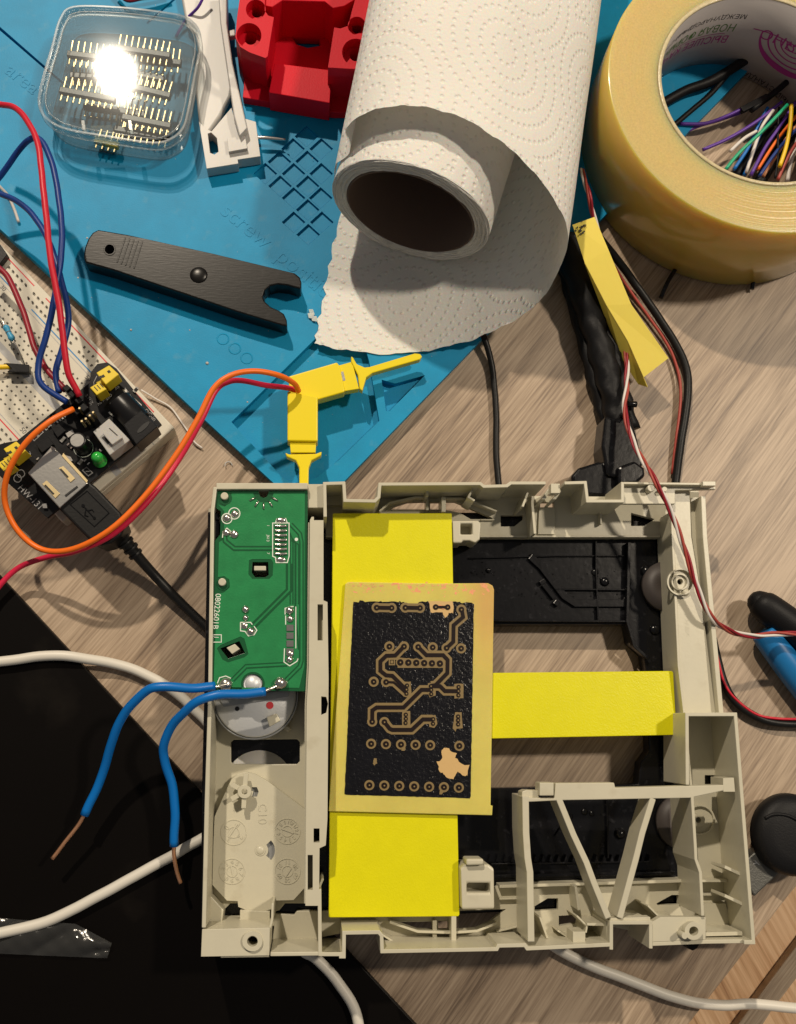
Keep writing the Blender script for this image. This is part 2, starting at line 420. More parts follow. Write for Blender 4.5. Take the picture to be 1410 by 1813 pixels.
    def tube(s, pts, r, n=10, mi=0, curve=6, smooth=True, wob=0.0):
        pts = [Vector(p) for p in pts]
        rr = r if isinstance(r, (list, tuple)) else None
        if curve and len(pts) > 2:
            if rr: rr = [v.x for v in catmull([Vector((a, 0, 0)) for a in rr], curve)]
            pts = catmull(pts, curve)
        if wob:
            ph = rnd2.uniform(0, 9); d_ = 0.0; q_ = []
            for i_, p_ in enumerate(pts):
                if i_: d_ += (p_ - pts[i_ - 1]).length
                q_.append(p_ + Vector((math.sin(d_ * 1.9 + ph), math.sin(d_ * 2.7 + 2 * ph), 0)) * wob + Vector((math.sin(d_ * 6.1 + ph), math.cos(d_ * 5.2), 0)) * wob * .35)
            pts = q_
        m = len(pts); vs = []; f = []
        up = Vector((0, 0, 1)); prev = None
        for i in range(m):
            t = (pts[min(i + 1, m - 1)] - pts[max(i - 1, 0)])
            if t.length < 1e-9: t = Vector((1, 0, 0))
            t.normalize()
            if prev is None:
                a = up.cross(t)
                if a.length < 0.05: a = Vector((1, 0, 0)).cross(t)
            else:
                a = prev - t * prev.dot(t)
            a.normalize(); prev = a; b = t.cross(a)
            R = rr[i] if rr else r
            for j in range(n):
                q = 2 * math.pi * j / n
                vs.append(pts[i] + a * math.cos(q) * R + b * math.sin(q) * R)
        for i in range(m - 1):
            for j in range(n):
                f.append((i * n + j, i * n + (j + 1) % n, (i + 1) * n + (j + 1) % n, (i + 1) * n + j))
        s.add(vs, f, mi, smooth)
        s.add(vs[:n], [tuple(range(n))], mi); s.add(vs[-n:], [tuple(range(n))], mi)
        return s
    def tpx(s, pts, r, **k):
        return s.tube([P(*p) for p in pts], r, **k)
    def obox(s, c, ux, uy, sx, sy, z1, z0, mi=0):
        """box: centre c (2D), unit axes ux, uy (2D), sizes, heights"""
        c = Vector(c[:2]); ux = Vector(ux[:2]); uy = Vector(uy[:2])
        q = [c + ux * a * sx / 2 + uy * b * sy / 2 for a, b in ((-1, -1), (1, -1), (1, 1), (-1, 1))]
        return s.prism(q, z1, z0, mi=mi)
    def cyl(s, c, ax, r, h, n=24, mi=0, r2=None, smooth=True):
        ax = Vector(ax).normalized(); c = Vector(c)
        a = ax.orthogonal().normalized(); b = ax.cross(a); r2 = r if r2 is None else r2
        v = [c + (a * math.cos(2 * math.pi * k / n) + b * math.sin(2 * math.pi * k / n)) * r for k in range(n)]
        w = [c + ax * h + (a * math.cos(2 * math.pi * k / n) + b * math.sin(2 * math.pi * k / n)) * r2 for k in range(n)]
        s.add(v + w, [(k, (k + 1) % n, n + (k + 1) % n, n + k) for k in range(n)], mi, smooth)
        s.add(v, [tuple(range(n))], mi); s.add(w, [tuple(range(n))], mi)
        return s
    def lathe(s, prof, c, ax=(0, 0, 1), n=96, mi=0, mis=None, closed=True, smooth=True):
        ax = Vector(ax).normalized(); c = Vector(c)
        a = ax.orthogonal().normalized(); b = ax.cross(a); m = len(prof)
        for i in range(m if closed else m - 1):
            (r0, h0), (r1, h1) = prof[i], prof[(i + 1) % m]
            vs = []
            for k in range(n):
                d = a * math.cos(2 * math.pi * k / n) + b * math.sin(2 * math.pi * k / n)
                vs += [c + d * r0 + ax * h0, c + d * r1 + ax * h1]
            s.add(vs, [(2 * k, 2 * k + 1, (2 * k + 3) % (2 * n), (2 * k + 2) % (2 * n)) for k in range(n)], mis[i] if mis else mi, smooth)
        return s
    def text(s, body, org, size, fn=None, ux=(1, 0), uy=(0, 1), thick=0.004, mi=0, align='LEFT', sx=1.0):
        """letters; org = world start point, ux, uy = world directions of reading and letter-up, or fn(u, v) -> point"""
        for (vs, fs) in [glyphs(body, align)]:
            if fn is None:
                o = Vector(org); U = Vector((ux[0], ux[1], 0)).normalized(); W = Vector((uy[0], uy[1], 0)).normalized()
                top = [o + U * x * size * sx + W * y * size for x, y in vs]
            else:
                top = [fn(x * size * sx, y * size) for x, y in vs]
            s.add(top, fs, mi)
        return s
    def build(s, name, mats, parent=None, bevel=0.0, label=None, solid=0.0, sub=0, merge=True, seg=2):
        if not isinstance(mats, (list, tuple)): mats = [mats]
        vs = [Vector(v) for v in s.V]
        if parent is not None:
            org = Vector((0, 0, 0)); q = parent
            while q is not None: org += q.location / S; q = q.parent
        else:
            xs = [v.x for v in vs]; ys = [v.y for v in vs]; zs = [v.z for v in vs]
            org = Vector(((min(xs) + max(xs)) / 2, (min(ys) + max(ys)) / 2, min(zs)))
        me = bpy.data.meshes.new(name)
        me.from_pydata([(v - org) * S for v in vs], [], s.F)
        for m in mats: me.materials.append(MATS[m])
        me.polygons.foreach_set('material_index', s.M); me.polygons.foreach_set('use_smooth', s.SM)
        if s.UV:
            ul = me.uv_layers.new(name='UVMap')
            for p in me.polygons:
                for li in p.loop_indices: ul.data[li].uv = s.UV[me.loops[li].vertex_index]
        bm = bmesh.new(); bm.from_mesh(me)
        if merge and not s.UV: bmesh.ops.remove_doubles(bm, verts=bm.verts, dist=1e-7)
        bmesh.ops.recalc_face_normals(bm, faces=bm.faces)
        if bevel:
            bmesh.ops.dissolve_limit(bm, angle_limit=math.radians(1.0), verts=bm.verts, edges=bm.edges, delimit={'MATERIAL'})
        bm.to_mesh(me); bm.free()
        o = bpy.data.objects.new(name, me); scene.collection.objects.link(o)
        if parent is not None: o.parent = parent
        else: o.location = org * S
        if bevel:
            b = o.modifiers.new('bevel', 'BEVEL'); b.width = bevel * S; b.segments = seg; b.limit_method = 'ANGLE'; b.angle_limit = math.radians(50)
            b.use_clamp_overlap = True
        if solid:
            b = o.modifiers.new('solid', 'SOLIDIFY'); b.thickness = solid * S; b.offset = 0
        if sub:
            b = o.modifiers.new('sub', 'SUBSURF'); b.levels = sub; b.render_levels = sub
        if label: o['label'] = label
        return o

_GL = {}
def glyphs(body, align='LEFT'):
    k = (body, align)
    if k not in _GL:
        cu = bpy.data.curves.new('t', 'FONT'); cu.body = body; cu.size = 1.0; cu.align_x = align; cu.resolution_u = 3
        ob = bpy.data.objects.new('t', cu); scene.collection.objects.link(ob)
        bpy.context.view_layer.update()
        dg = bpy.context.evaluated_depsgraph_get(); me = bpy.data.meshes.new_from_object(ob.evaluated_get(dg))
        _GL[k] = ([(v.co.x, v.co.y) for v in me.vertices], [tuple(p.vertices) for p in me.polygons])
        bpy.data.objects.remove(ob); bpy.data.meshes.remove(me); bpy.data.curves.remove(cu)
    return _GL[k]

def tag(o, label, cat, group=None, kind=None):
    if label: o['label'] = label
    if cat: o['category'] = cat
    if group: o['group'] = group
    if kind: o['kind'] = kind
    return o

def thing(name, px, py, z, label, cat, group=None):
    o = bpy.data.objects.new(name, None); scene.collection.objects.link(o)
    o.location = P(px, py, z) * S; o.empty_display_size = 0.01
    return tag(o, label, cat, group)

def udir(a, b, z):
    """unit world direction from pixel a to pixel b at height z"""
    d = (P(*b, z) - P(*a, z)).xy
    return d.normalized()
rnd = random.Random(7)

# ================================================================== THE SETTING
b = MB()
TZ = 0.0
desk = [P(-900, 2300, 0).xy, P(840, 2180, 0).xy, P(1222, 1813, 0).xy, P(1395, 1590, 0).xy, P(1640, 1290, 0).xy, P(2600, 300, 0).xy, P(2600, -900, 0).xy, P(-900, -900, 0).xy]
desk[1] = (P(1222, 1813, 0).xy + (P(1222, 1813, 0).xy - P(1395, 1590, 0).xy) * 1.6)
b.prism(desk, 0.0, -2.6)
tag(b.build('desk_top', 'desk_wood', bevel=0.08), None, None, kind='structure')
b = MB(); b.prism([(-120, -90), (150, -90), (150, 120), (-120, 120)], -12.0, -12.6)
tag(b.build('floor', 'floor_wood'), None, None, kind='structure')

# pale plank lying on the floor beyond the desk's edge
b = MB(); b.px([(1296, 1830), (1342, 1768), (1452, 1620), (1478, 1645), (1366, 1792), (1335, 1840)], -11.4, -12.0)
tag(b.build('wooden_batten', 'board_wood', bevel=0.05), 'pale grey wooden batten lying on the orange wood below the desk corner', 'batten')

# black sheet, lower left
b = MB()
e0, e1 = P(0, 1020, 0.4).xy, P(735, 1813, 0.4).xy
dv = (e1 - e0).normalized(); nv = Vector((-dv.y, dv.x))
if nv.x > 0: nv = -nv
b.prism([e0 - dv * 12, e1 + dv * 9, e1 + dv * 9 + nv * 30, e0 - dv * 12 + nv * 30], 0.4, 0.0)
tag(b.build('plastic_sheet', 'black_sheet', bevel=0.04), 'large matte black plastic sheet under the two white cables at lower left', 'plastic sheet')

# ================================================================== BLUE SILICONE MAT
m_root = thing('silicone_mat', 300, 500, 0, 'blue silicone repair mat with moulded trays, diamond pockets and lettering', 'work mat')
outer = [(-260, 165), (0, 405), (200, 590), (345, 727), (490, 860), (520, 886), (560, 890), (610, 852), (850, 604), (1262, 190), (1560, -120), (1300, -420), (300, -520), (-300, -300)]
recA = [(410, 747), (560, 598), (640, 590), (654, 640), (672, 745), (600, 815), (560, 846), (520, 856), (500, 845)]
recB = [(672, 672), (700, 676), (752, 664), (800, 618), (830, 585), (700, 585), (664, 636)]
recB = [(676, 672), (700, 679), (753, 664), (690, 728), (684, 728)]
recC = [(672, 640), (745, 640), (790, 600), (700, 560), (660, 600)]
dtops = [(543, 222), (519, 244), (569, 244), (495, 267), (544, 266), (470, 288), (520, 288), (569, 288), (496, 310), (545, 310), (520, 331), (568, 331), (545, 352), (520, 374), (570, 374), (546, 396)]
def dia(x, y, k=0): return [(x, y + k), (x + 21 - k, y + 19), (x, y + 38 - k), (x - 21 + k, y + 19)]
slots = [[(-60, 2), (0, 47), (120, 152), (118, 155), (-3, 51), (-63, 6)], [(320, -14), (322, -11), (262, 42), (259, 40)]]
MT = 0.50
b = MB(); b.px(outer, 0.15, 0.01)
b.build('base_layer', 'mat_silicone', m_root)
b = MB(); b.px(outer, MT, 0.151, holes=[recA, recB] + [dia(*d) for d in dtops] + slots)
b.build('top_layer', 'mat_silicone', m_root, bevel=0.035)
b = MB()
for d in dtops: b.px(dia(*d, 0.3), MT - 0.11, 0.16)
b.build('diamond_pockets', 'mat_silicone', m_root)
b = MB()
ux = udir((395, 365), (535, 480), MT); uy = Vector((-ux.y, ux.x))
b.text('screw  position', P(388, 376, MT), 1.02, ux=ux, uy=uy, thick=0)
ux2 = udir((-60, 70), (60, 165), MT); uy2 = Vector((-ux2.y, ux2.x))
for i, v in enumerate(b.V): pass
b.build('moulded_word', 'mat_silicone', m_root, solid=0.028); b = MB()
b.text('area', P(58, 168, MT), 0.95, ux=ux2, uy=uy2, align='RIGHT')
for k in range(3):
    rg_ = MB(); c = P(395 + 21 * k, 600 + 17 * k, MT)
    rg_.lathe([(0.20, 0), (0.25, 0), (0.25, 0.008), (0.20, 0.008)], (c.x, c.y, MT - 0.001), n=28); rg_.build('moulded_ring', 'mat_silicone', m_root); continue
    b.lathe([(0.20, 0), (0.26, 0), (0.26, 0.01), (0.20, 0.01)], (c.x, c.y, MT - 0.002), n=28)
for i, v in enumerate(b.V): b.V[i] = (v[0], v[1], v[2] + 0.0)
top = MB(); top.V = b.V; top.F = b.F; top.M = b.M; top.SM = b.SM
o = top.build('moulded_word', 'mat_silicone', m_root, solid=0.028)

# ================================================================== BLACK CHASSIS (under the beige frame)
ch = thing('black_chassis', 700, 1300, 0, 'glossy black plastic chassis lying under the beige frame, seen through its openings', 'plastic chassis')
b = MB()
win = [(800, 1106), (1110, 1106), (1116, 1138), (1140, 1160), (1146, 1195), (1150, 1330), (1135, 1350), (1131, 1388), (1060, 1392), (800, 1397)]
b.px([(370, 907), (1235, 907), (1262, 1120), (1270, 1560), (1225, 1600), (356, 1640), (357, 1420), (363, 1150)], 0.85, 0.12, holes=[win])
b.build('base_plate', 'black_plastic', ch, bevel=0.05)
b = MB()   # raised side strip on the left
b.px([(368, 906), (386, 906), (386, 1230), (372, 1250), (362, 1440), (357, 1440), (363, 1150)], 1.9, 0.86)
b.build('side_rail', 'black_plastic', ch, bevel=0.04)
b = MB()
b = MB(); b.wall([(1056, 958), (1056, 1000), (1060, 1100)], 1.02, 0.86, 0.06); b.build('rib', 'black_plastic', ch, bevel=0.015)
b = MB(); b.wall([(985, 1043), (1110, 1044)], 1.02, 0.86, 0.06); b.build('rib', 'black_plastic', ch, bevel=0.015)
b = MB(); b.wall([(940, 985), (960, 1003), (1000, 1055), (1020, 1068), (1108, 1068), (1112, 1060)], 1.0, 0.86, 0.28); b.build('rib', 'black_plastic', ch, bevel=0.015)
b = MB(); b.wall([(1115, 960), (1112, 1100), (1125, 1145), (1148, 1165)], 1.15, 0.86, 0.12); b.build('rib', 'black_plastic', ch, bevel=0.015)
b = MB(); b.wall([(812, 1098), (1110, 1100)], 1.10, 0.86, 0.07); b.build('rib', 'black_plastic', ch, bevel=0.015)
b = MB(); b.wall([(830, 988), (985, 984), (1108, 984)], 0.96, 0.86, 0.05); b.build('rib', 'black_plastic', ch, bevel=0.015)
b = MB(); b.wall([(1075, 1415), (1078, 1520)], 1.02, 0.86, 0.06); b.build('rib', 'black_plastic', ch, bevel=0.015)
b = MB(); b.wall([(870, 1552), (1195, 1546)], 1.15, 0.86, 0.10); b.build('rib', 'black_plastic', ch, bevel=0.015)
b = MB(); b.wall([(870, 1530), (1150, 1526)], 1.10, 0.86, 0.05); b.build('rib', 'black_plastic', ch, bevel=0.015)
b = MB(); b.wall([(985, 1480), (1010, 1440)], 0.98, 0.86, 0.05); b.build('rib', 'black_plastic', ch, bevel=0.015)
b = MB(); b.px([(960, 1037), (966, 1034), (985, 1056), (980, 1062)], 1.02, 0.86); b.build('rib', 'black_plastic', ch, bevel=0.015)
b = MB(); b.px([(955, 1030), (964, 1024), (968, 1030), (959, 1036)], 1.05, 0.86); b.build('rib', 'black_plastic', ch, bevel=0.015)
b = MB(); b.px([(985, 1062), (993, 1066), (988, 1074), (980, 1068)], 1.05, 0.86); b.build('rib', 'black_plastic', ch, bevel=0.015)
b = MB()
for k in range(22):
    x = 865 + k * 13.5
    b.px([(x, 1526), (x + 6.5, 1526), (x + 3.2, 1514)], 1.08, 0.86)
b.build('rack_teeth', 'black_plastic', ch)
b = MB()
for (x, y, r, h) in ((1054, 1013, 7, 0.10), (1071, 1030, 9, 0.14), (1098, 1476, 10, 0.20), (1145, 1012, 12, .2), (1160, 1115, 10, .12), (865, 1010, 5, .1), (940, 985, 4, .06), (1035, 1437, 6, .08), (1048, 1440, 5, .08), (1010, 1445, 5, .08), (1180, 1360, 9, .2)):
    b = MB(); b.dome(x, y, r, 0.86, h); b.build('bump', 'black_plastic', ch)
b = MB()
for i in range(170):
    x = rnd.uniform(815, 1110); y = rnd.choice([rnd.gauss(1018, 4), rnd.gauss(1052, 4), rnd.uniform(965, 1095)])
    if i % 3 == 0: x = rnd.uniform(950, 1180); y = rnd.uniform(1425, 1510)
    b.dome(x, y, rnd.uniform(0.5, 1.6), 0.855, 0.03, n=5, rings=2)
o = b.build('surface_specks', 'black_plastic', ch); o['kind'] = 'stuff'
b = MB(); b.lathe([(0.02, 0), (0.98, 0), (0.98, 0.22), (0.02, 0.22)], P(1206, 1455, 0.87), n=40); b.build('brown_felt_pad', 'brown_disc', ch); b = MB()
b.lathe([(0.02, 0), (0.98, 0), (0.98, 0.3), (0.02, 0.3)], P(1178, 1040, 0.87), n=40)
b.build('brown_felt_pad', 'brown_disc', ch)
b = MB(); b.lathe([(0.02, 0), (1.25, 0), (1.25, 0.12), (0.02, 0.12)], P(458, 1392, 0.87), n=48)
b.build('white_wheel', 'white_plastic', ch, label='white plastic wheel seen through the window of the left compartment')

# ================================================================== BEIGE FRAME
fr = thing('drive_housing', 850, 1300, 0, 'beige plastic drive frame with green circuit board, motor and two blue wires', 'plastic frame')
BP = 'beige_plastic'
ZR, ZL, ZF = 3.30, 1.25, 1.20          # rims, ledges, floor of the left compartment

# left compartment
b = MB()
b.px([(369, 900), (545, 900), (545, 1600), (505, 1600), (495, 1612), (488, 1614), (488, 1640), (360, 1650)], ZF, 0.95,
     holes=[[(414, 1310), (526, 1309), (531, 1314), (531, 1348), (526, 1353), (414, 1353), (409, 1349), (409, 1314)],
            [(408, 1600), (423, 1600), (428, 1610), (433, 1622), (393, 1624), (396, 1612)]])
b.build('compartment_floor', BP, fr, bevel=0.03)
b = MB()
b.wall([(381, 862), (376, 905), (372, 1226), (366, 1420), (361, 1643)], ZR, 0.9, 0.13)
b.build('left_wall', BP, fr, bevel=0.025)
b = MB()
b.px([(383, 855), (545, 855), (545, 866), (383, 866)], ZR, 0.95)
b.px([(545, 857), (575, 857), (575, 899), (545, 899)], ZR - 0.35, 1.0)
b.build('top_left_rail', BP, fr, bevel=0.025)
b = MB()
b.px([(549, 921), (573, 921), (573, 1063), (580, 1066), (582, 1200), (580, 1450), (577, 1497), (566, 1502), (565, 1604), (541, 1604), (543, 1250), (547, 1180)], ZR, 1.0,
     holes=[rect_px(562.5, 1070, 572, 1134), [(569, 1233), (578, 1234), (581, 1246), (578, 1262), (569, 1266)], rect_px(555.5, 1467, 566, 1492), rect_px(545, 1514, 554, 1576)])
b.px([(549, 921), (552, 915), (556, 915), (556, 921)], ZR - .1, 2.0)
b.px(rect_px(544, 1511, 556, 1580), ZR - 0.9, 1.0)
b.px(rect_px(562, 1068, 573, 1137), ZR - 0.55, 1.0)
b.wall([(547, 925), (545, 1180), (541, 1250), (540, 1600)], ZR - 0.15, 1.0, 0.05)
b.build('centre_rail', BP, fr, bevel=0.02)
# bottom left block with the screw boss
b = MB()
b.px([(358, 1646), (478, 1643), (477, 1692), (356, 1694)], ZR, 0.9, holes=[circ_px(447, 1668, 9.5, 28)])
b.px([(391, 1692.5), (477, 1691.5), (477, 1695), (391, 1696)], ZR - 0.1, 0.95)
b.build('corner_block', BP, fr, bevel=0.03)
b = MB(); b.ring(447, 1667, 18, 9.6, ZR + 0.10, ZR - 0.6, n=36); b.build('screw_boss', BP, fr, bevel=0.02)
b = MB()
b.px([(366, 1580), (378, 1592), (396, 1612), (392, 1640), (366, 1646)], ZF + 0.7, 0.95)
b.px([(425, 1612), (478, 1614), (478, 1643), (410, 1645), (425, 1627)], ZF + 0.55, 0.95)
b.wall([(483, 1600), (482, 1628), (478, 1645)], ZR - 0.3, 1.0, 0.08)
b.px([(488, 1618), (521, 1620), (526, 1613), (566, 1613), (566, 1688), (480, 1688)], ZF, 0.95)
b.wall([(479, 1690), (564, 1689)], ZR, 0.95, 0.12)
b.wall([(566, 1575), (566.5, 1605), (567, 1690), (604, 1690)], ZR, 1.0, 0.12)
b.wall([(565, 1572), (572, 1556)], ZR - 0.5, 1.2, 0.08)
b.build('corner_pocket', BP, fr, bevel=0.02)
# lower plate with date wheels
b = MB()
plate = [(404, 1392), (410, 1380), (421, 1371), (436, 1367), (452, 1371), (475, 1384), (540, 1433), (540, 1572), (520, 1594), (487, 1595), (486, 1609), (470, 1613), (452, 1614), (434, 1611), (422, 1606), (421, 1596), (402, 1595), (376, 1567), (378, 1490), (380, 1446)]
arc = [(461 + r * math.cos(a), 1506 + r * math.sin(a)) for r, aa in ((26, [-0.75, -0.5, -0.25, 0, 0.25, 0.5, 0.75]), (14, [0.75, 0.5, 0.25, 0, -0.25, -0.5, -0.75])) for a in aa]
b.px(plate, ZF + 0.42, ZF + 0.01, holes=[arc, [(446, 1394), (455, 1394), (458, 1402), (455, 1411), (446, 1411)]])
b.build('stamped_plate', BP, fr, bevel=0.03)
zp = ZF + 0.42
b = MB(); b.px(arc, zp - 0.16, ZF + 0.02); b.px([(446, 1394), (455, 1394), (458, 1402), (455, 1411), (446, 1411)], zp - 0.2, ZF + 0.02)
b.build('slot_bottom', 'motor_grey', fr)
b = MB(); b.dome(461, 1506, 7, zp, 0.06); b.ring(461, 1506, 9, 7.5, zp + 0.02)
for (x, y) in ((414, 1474), (509, 1472), (411, 1543), (509, 1543)):
    b.ring(x, y, 23, 22, zp + 0.012, n=36)
    b.ring(x, y, 10, 9.2, zp + 0.012, n=24)
def ringtext(b, x, y, r, items, size, z, start=0.0, mi=0):
    for k, tx in enumerate(items):
        a = start + 2 * math.pi * k / len(items)
        c = P(x + r * math.sin(a), y - r * math.cos(a), z)
        U = (math.cos(-a), math.sin(-a)); W = (-math.sin(-a), math.cos(-a))
        b.text(tx, c - Vector((W[0], W[1], 0)) * size * 0.35, size, ux=U, uy=W, align='CENTER', mi=mi)
ringtext(b, 414, 1474, 15, ['1', '2', '3', '0'], 0.24, zp + 0.012, 0.6)
ringtext(b, 509, 1472, 16.5, ['10', '11', '12', '1', '2', '3', '4', '5', '6', '7', '8', '9'], 0.19, zp + 0.012, 0.25)
ringtext(b, 411, 1543, 16.5, ['4', '5', '6', '7', '8', '9', '0', '1', '2', '3'], 0.2, zp + 0.012)
ringtext(b, 509, 1543, 16, ['11', '06', '07', '08', '09', '10'], 0.2, zp + 0.012)
for (x0, y0, x1, y1) in ((405, 1482, 420, 1459), (498, 1467, 520, 1475), (409, 1532, 414, 1553), (505, 1553, 515, 1538)):
    b.trace([(x0, y0), (x1, y1)], 2.2, zp + 0.02)
ux = udir((466, 1422), (466, 1446), zp)
b.text('C10', P(458, 1422, zp + 0.012), 0.42, ux=ux, uy=(-ux.y, ux.x))
for i, v in enumerate(b.V): pass
b.build('date_stamps', BP, fr, solid=0.014)
# little five-armed star spring
b = MB()
b.ring(433, 1402, 12, 5.2, ZF + 0.95, zp + 0.3, n=28)
for a, l in ((-85, 31), (-150, 27), (150, 27), (93, 29), (15, 15)):
    a = math.radians(a); b.wall([(433 + 11 * math.cos(a), 1402 + 11 * math.sin(a)), (433 + l * math.cos(a), 1402 + l * math.sin(a))], ZF + 0.88, zp + 0.25, 0.16)
b.build('star_clip', BP, fr, bevel=0.02)
# motor
mo = MB()
c = P(452, 1232, 2.15)
mo.lathe([(0.0, 0), (1.38, 0), (1.44, -0.06), (1.44, -0.95), (0.0, -0.95)], c, n=72, closed=False)
mo.build('motor', 'motor_silver', fr, label='round silver motor half hidden below the green circuit board')
mot = [o for o in fr.children if o.name == 'motor'][0] if fr.children else None
b = MB(); b.lathe([(1.455, -0.12), (1.52, -0.12), (1.52, -0.9), (1.455, -0.9)], c, n=72); b.build('motor_ring', 'motor_grey', mot or fr)
b = MB(); b.px([(388, 1236), (470, 1226), (512, 1222), (512, 1233), (473, 1240), (396, 1252)], 2.22, 2.16); b.build('motor_bracket', 'motor_grey', mot or fr, bevel=0.01)
b = MB(); b.disc(478, 1249, 6.5, 2.165); b.build('red_dot', 'ink_red', mot or fr)
b = MB(); b.disc(420, 1255, 4, 2.165); b.build('vent_hole', 'ink_black', mot or fr)
b = MB()
b.px([(472, 1270), (490, 1263), (497, 1276), (477, 1287)], 2.5, 1.25)
b.px([(497, 1276), (516, 1291), (509, 1296), (495, 1282)], 1.8, 1.25)
b.build('retaining_clip', BP, fr, bevel=0.03)

# ledge along the top
b = MB()
b.px([(577, 872), (611, 886), (664, 887), (676, 876), (848, 878), (1100, 878), (1192, 880), (1192, 951), (577, 951)], ZL, 1.0,
     holes=[[(690, 902), (700, 896), (722, 889), (753, 888), (753, 902)], rect_px(762, 889, 778, 902),
            [(790, 888), (806, 888), (818, 893), (872, 917), (872, 919), (834, 919), (815, 908), (790, 903)],
            [(887, 912), (927, 912), (927, 919), (911, 932), (887, 932)],
            rect_px(957, 889, 981, 898), [(1118, 908), (1160, 919), (1141, 931), (1118, 931)]])
b.build('top_ledge', BP, fr, bevel=0.025)
b = MB(); b.wall([(577, 949.5), (1170, 949.5)], ZL + 0.12, 0.9, 0.07)
b.wall([(852, 920), (876, 920)], ZL + 0.15, 1.0, 0.05)
b.wall([(786, 880), (786, 906)], ZL + 0.9, ZL, 0.16)
b.wall([(757, 880), (757, 903)], ZL + 0.35, ZL, 0.1)
b.wall([(757, 878), (757, 866)], ZR - 0.9, ZL, 0.1)
b.wall([(672, 905), (690, 890), (735, 880), (752, 880)], ZL + 0.5, ZL, 0.07)
b.wall([(790, 882), (818, 882), (838, 888), (880, 905)], ZL + 0.4, ZL, 0.07)
b.wall([(944, 878), (943, 890), (948, 945)], ZL + 1.1, ZL, 0.10)
b.wall([(935, 872), (926, 897)], ZR - 0.5, ZL, 0.08)
b.wall([(1064, 892), (1065, 928)], ZL + 0.3, ZL, 0.06)
b.wall([(836, 868), (830, 880), (841, 886)], ZR - 0.5, ZL, 0.08)
b.px([(955, 898), (983, 898), (983, 946), (953, 946)], ZL + 0.10, ZL + 0.001)
b.build('ledge_ribs', BP, fr, bevel=0.012)
b = MB()     # top rim wall
b.wall([(576, 915), (575, 856), (609, 855), (611, 886), (664, 887), (671, 880), (673, 857), (851, 856), (857, 861), (898, 860), (905, 855), (967, 855)], ZR, ZL - 0.1, 0.12)
b.wall([(1000, 855), (1037, 854), (1041, 887), (1103, 887), (1103, 853)], ZR, ZL - 0.1, 0.12)
b.build('top_wall', BP, fr, bevel=0.02)
b = MB()
b.px([(959, 884), (972, 864), (978, 864), (966, 884)], ZR - 0.7, ZL)
b.px([(978, 884), (992, 866), (997, 866), (985, 884)], ZR - 0.7, ZL)
b.px(rect_px(976, 856, 992, 873), ZR - 0.3, ZR - 0.7)
b.build('snap_tab', BP, fr, bevel=0.015); b = MB(); b.px(rect_px(577, 858, 607, 874), ZR - 1.4, ZL); b.px(rect_px(577, 876, 607, 894), ZR - 1.75, ZL)
b.build('corner_steps', BP, fr, bevel=0.015)
# upper right corner shelf
b = MB()
b.px([(1105, 858), (1268, 862), (1268, 866), (1196, 868), (1196, 892), (1101, 892)], 2.75, 2.55)
b.wall([(1105, 855), (1268, 857)], 3.05, 2.5, 0.09)
b.px([(1245, 852), (1268, 852), (1268, 860), (1245, 860)], 3.2, 2.9)
b.build('corner_shelf', BP, fr, bevel=0.02)
b = MB(); b.cyl(P(1148, 868, 2.75), (0, 0, 1), 0.14, 0.35, n=20); b.cyl(P(1172, 870, 2.75), (0, 0, 1), 0.10, 0.35, n=18)
b.build('locating_peg', BP, fr, bevel=0.02)
# right beam
b = MB()
b.px([(1190, 892), (1196, 868), (1222, 869), (1225, 950), (1243, 1060), (1258, 1180), (1268, 1264), (1214, 1264), (1204, 1180), (1198, 1040), (1193, 950)], 2.45, 2.2,
     holes=[circ_px(1205, 1030, 5, 16)])
b.build('right_beam', BP, fr, bevel=0.02)
b = MB()
b.wall([(1191, 905), (1192, 950), (1197, 1040), (1203, 1180), (1213, 1264), (1224, 1392)], 2.5, 0.95, 0.10)
b.build('beam_inner_wall', BP, fr, bevel=0.015)
b = MB()
b.px([(1223, 869), (1238, 869), (1241, 950), (1252, 1060), (1268, 1180), (1278, 1264), (1269, 1264), (1258, 1180), (1243, 1060), (1226, 950)], 2.1, 1.9)
b.wall([(1246, 878), (1249, 950), (1262, 1100), (1278, 1264)], 2.75, 1.6, 0.18)
b.px([(1198, 920), (1223, 920), (1224, 945), (1198, 945)], 2.0, 1.9)
b.build('beam_channel', BP, fr, bevel=0.02)
b = MB(); b.ring(1205, 1030, 15, 12.5, 2.56, 2.44, n=32); b.ring(1206, 1030, 24, 21.5, 2.60, 2.44, n=40)
b.dome(1214, 1049, 7, 2.45, 0.14)
ux = udir((1218, 1070), (1232, 1240), 2.46)
b.text('>ABS<', P(1213, 1096, 2.452), 0.22, ux=ux, uy=(-ux.y, ux.x))
b.build('beam_boss', BP, fr)
# lower right box
b = MB()
b.px([(1216, 1268), (1303, 1266), (1335, 1668), (1240, 1668), (1240, 1560), (1228, 1400)], ZL, 1.0, holes=[rect_px(1249, 1373, 1269, 1389)])
b.build('box_floor', BP, fr, bevel=0.02)
b = MB()
b.wall([(1218, 1390), (1217, 1265), (1303, 1265), (1317, 1440), (1335, 1669), (1318, 1669)], ZR, ZL - 0.15, 0.13)
b.build('box_wall', BP, fr, bevel=0.02)
b = MB()
b.wall([(1226, 1404), (1232, 1500), (1233, 1522), (1241, 1545), (1245, 1622)], ZR, ZL, 0.11)
b.build('box_divider', BP, fr, bevel=0.02)
b = MB()
b.ring(1240, 1452, 27, 24, ZL + 0.12, ZL, n=40); b.ring(1237, 1452, 12, 5, ZL + 0.25, ZL, n=24)
b.wall([(1282, 1290), (1286, 1450), (1294, 1590)], ZL + 0.45, ZL, 0.10)
b.wall([(1243, 1560), (1288, 1560)], ZL + 0.5, ZL, 0.08)
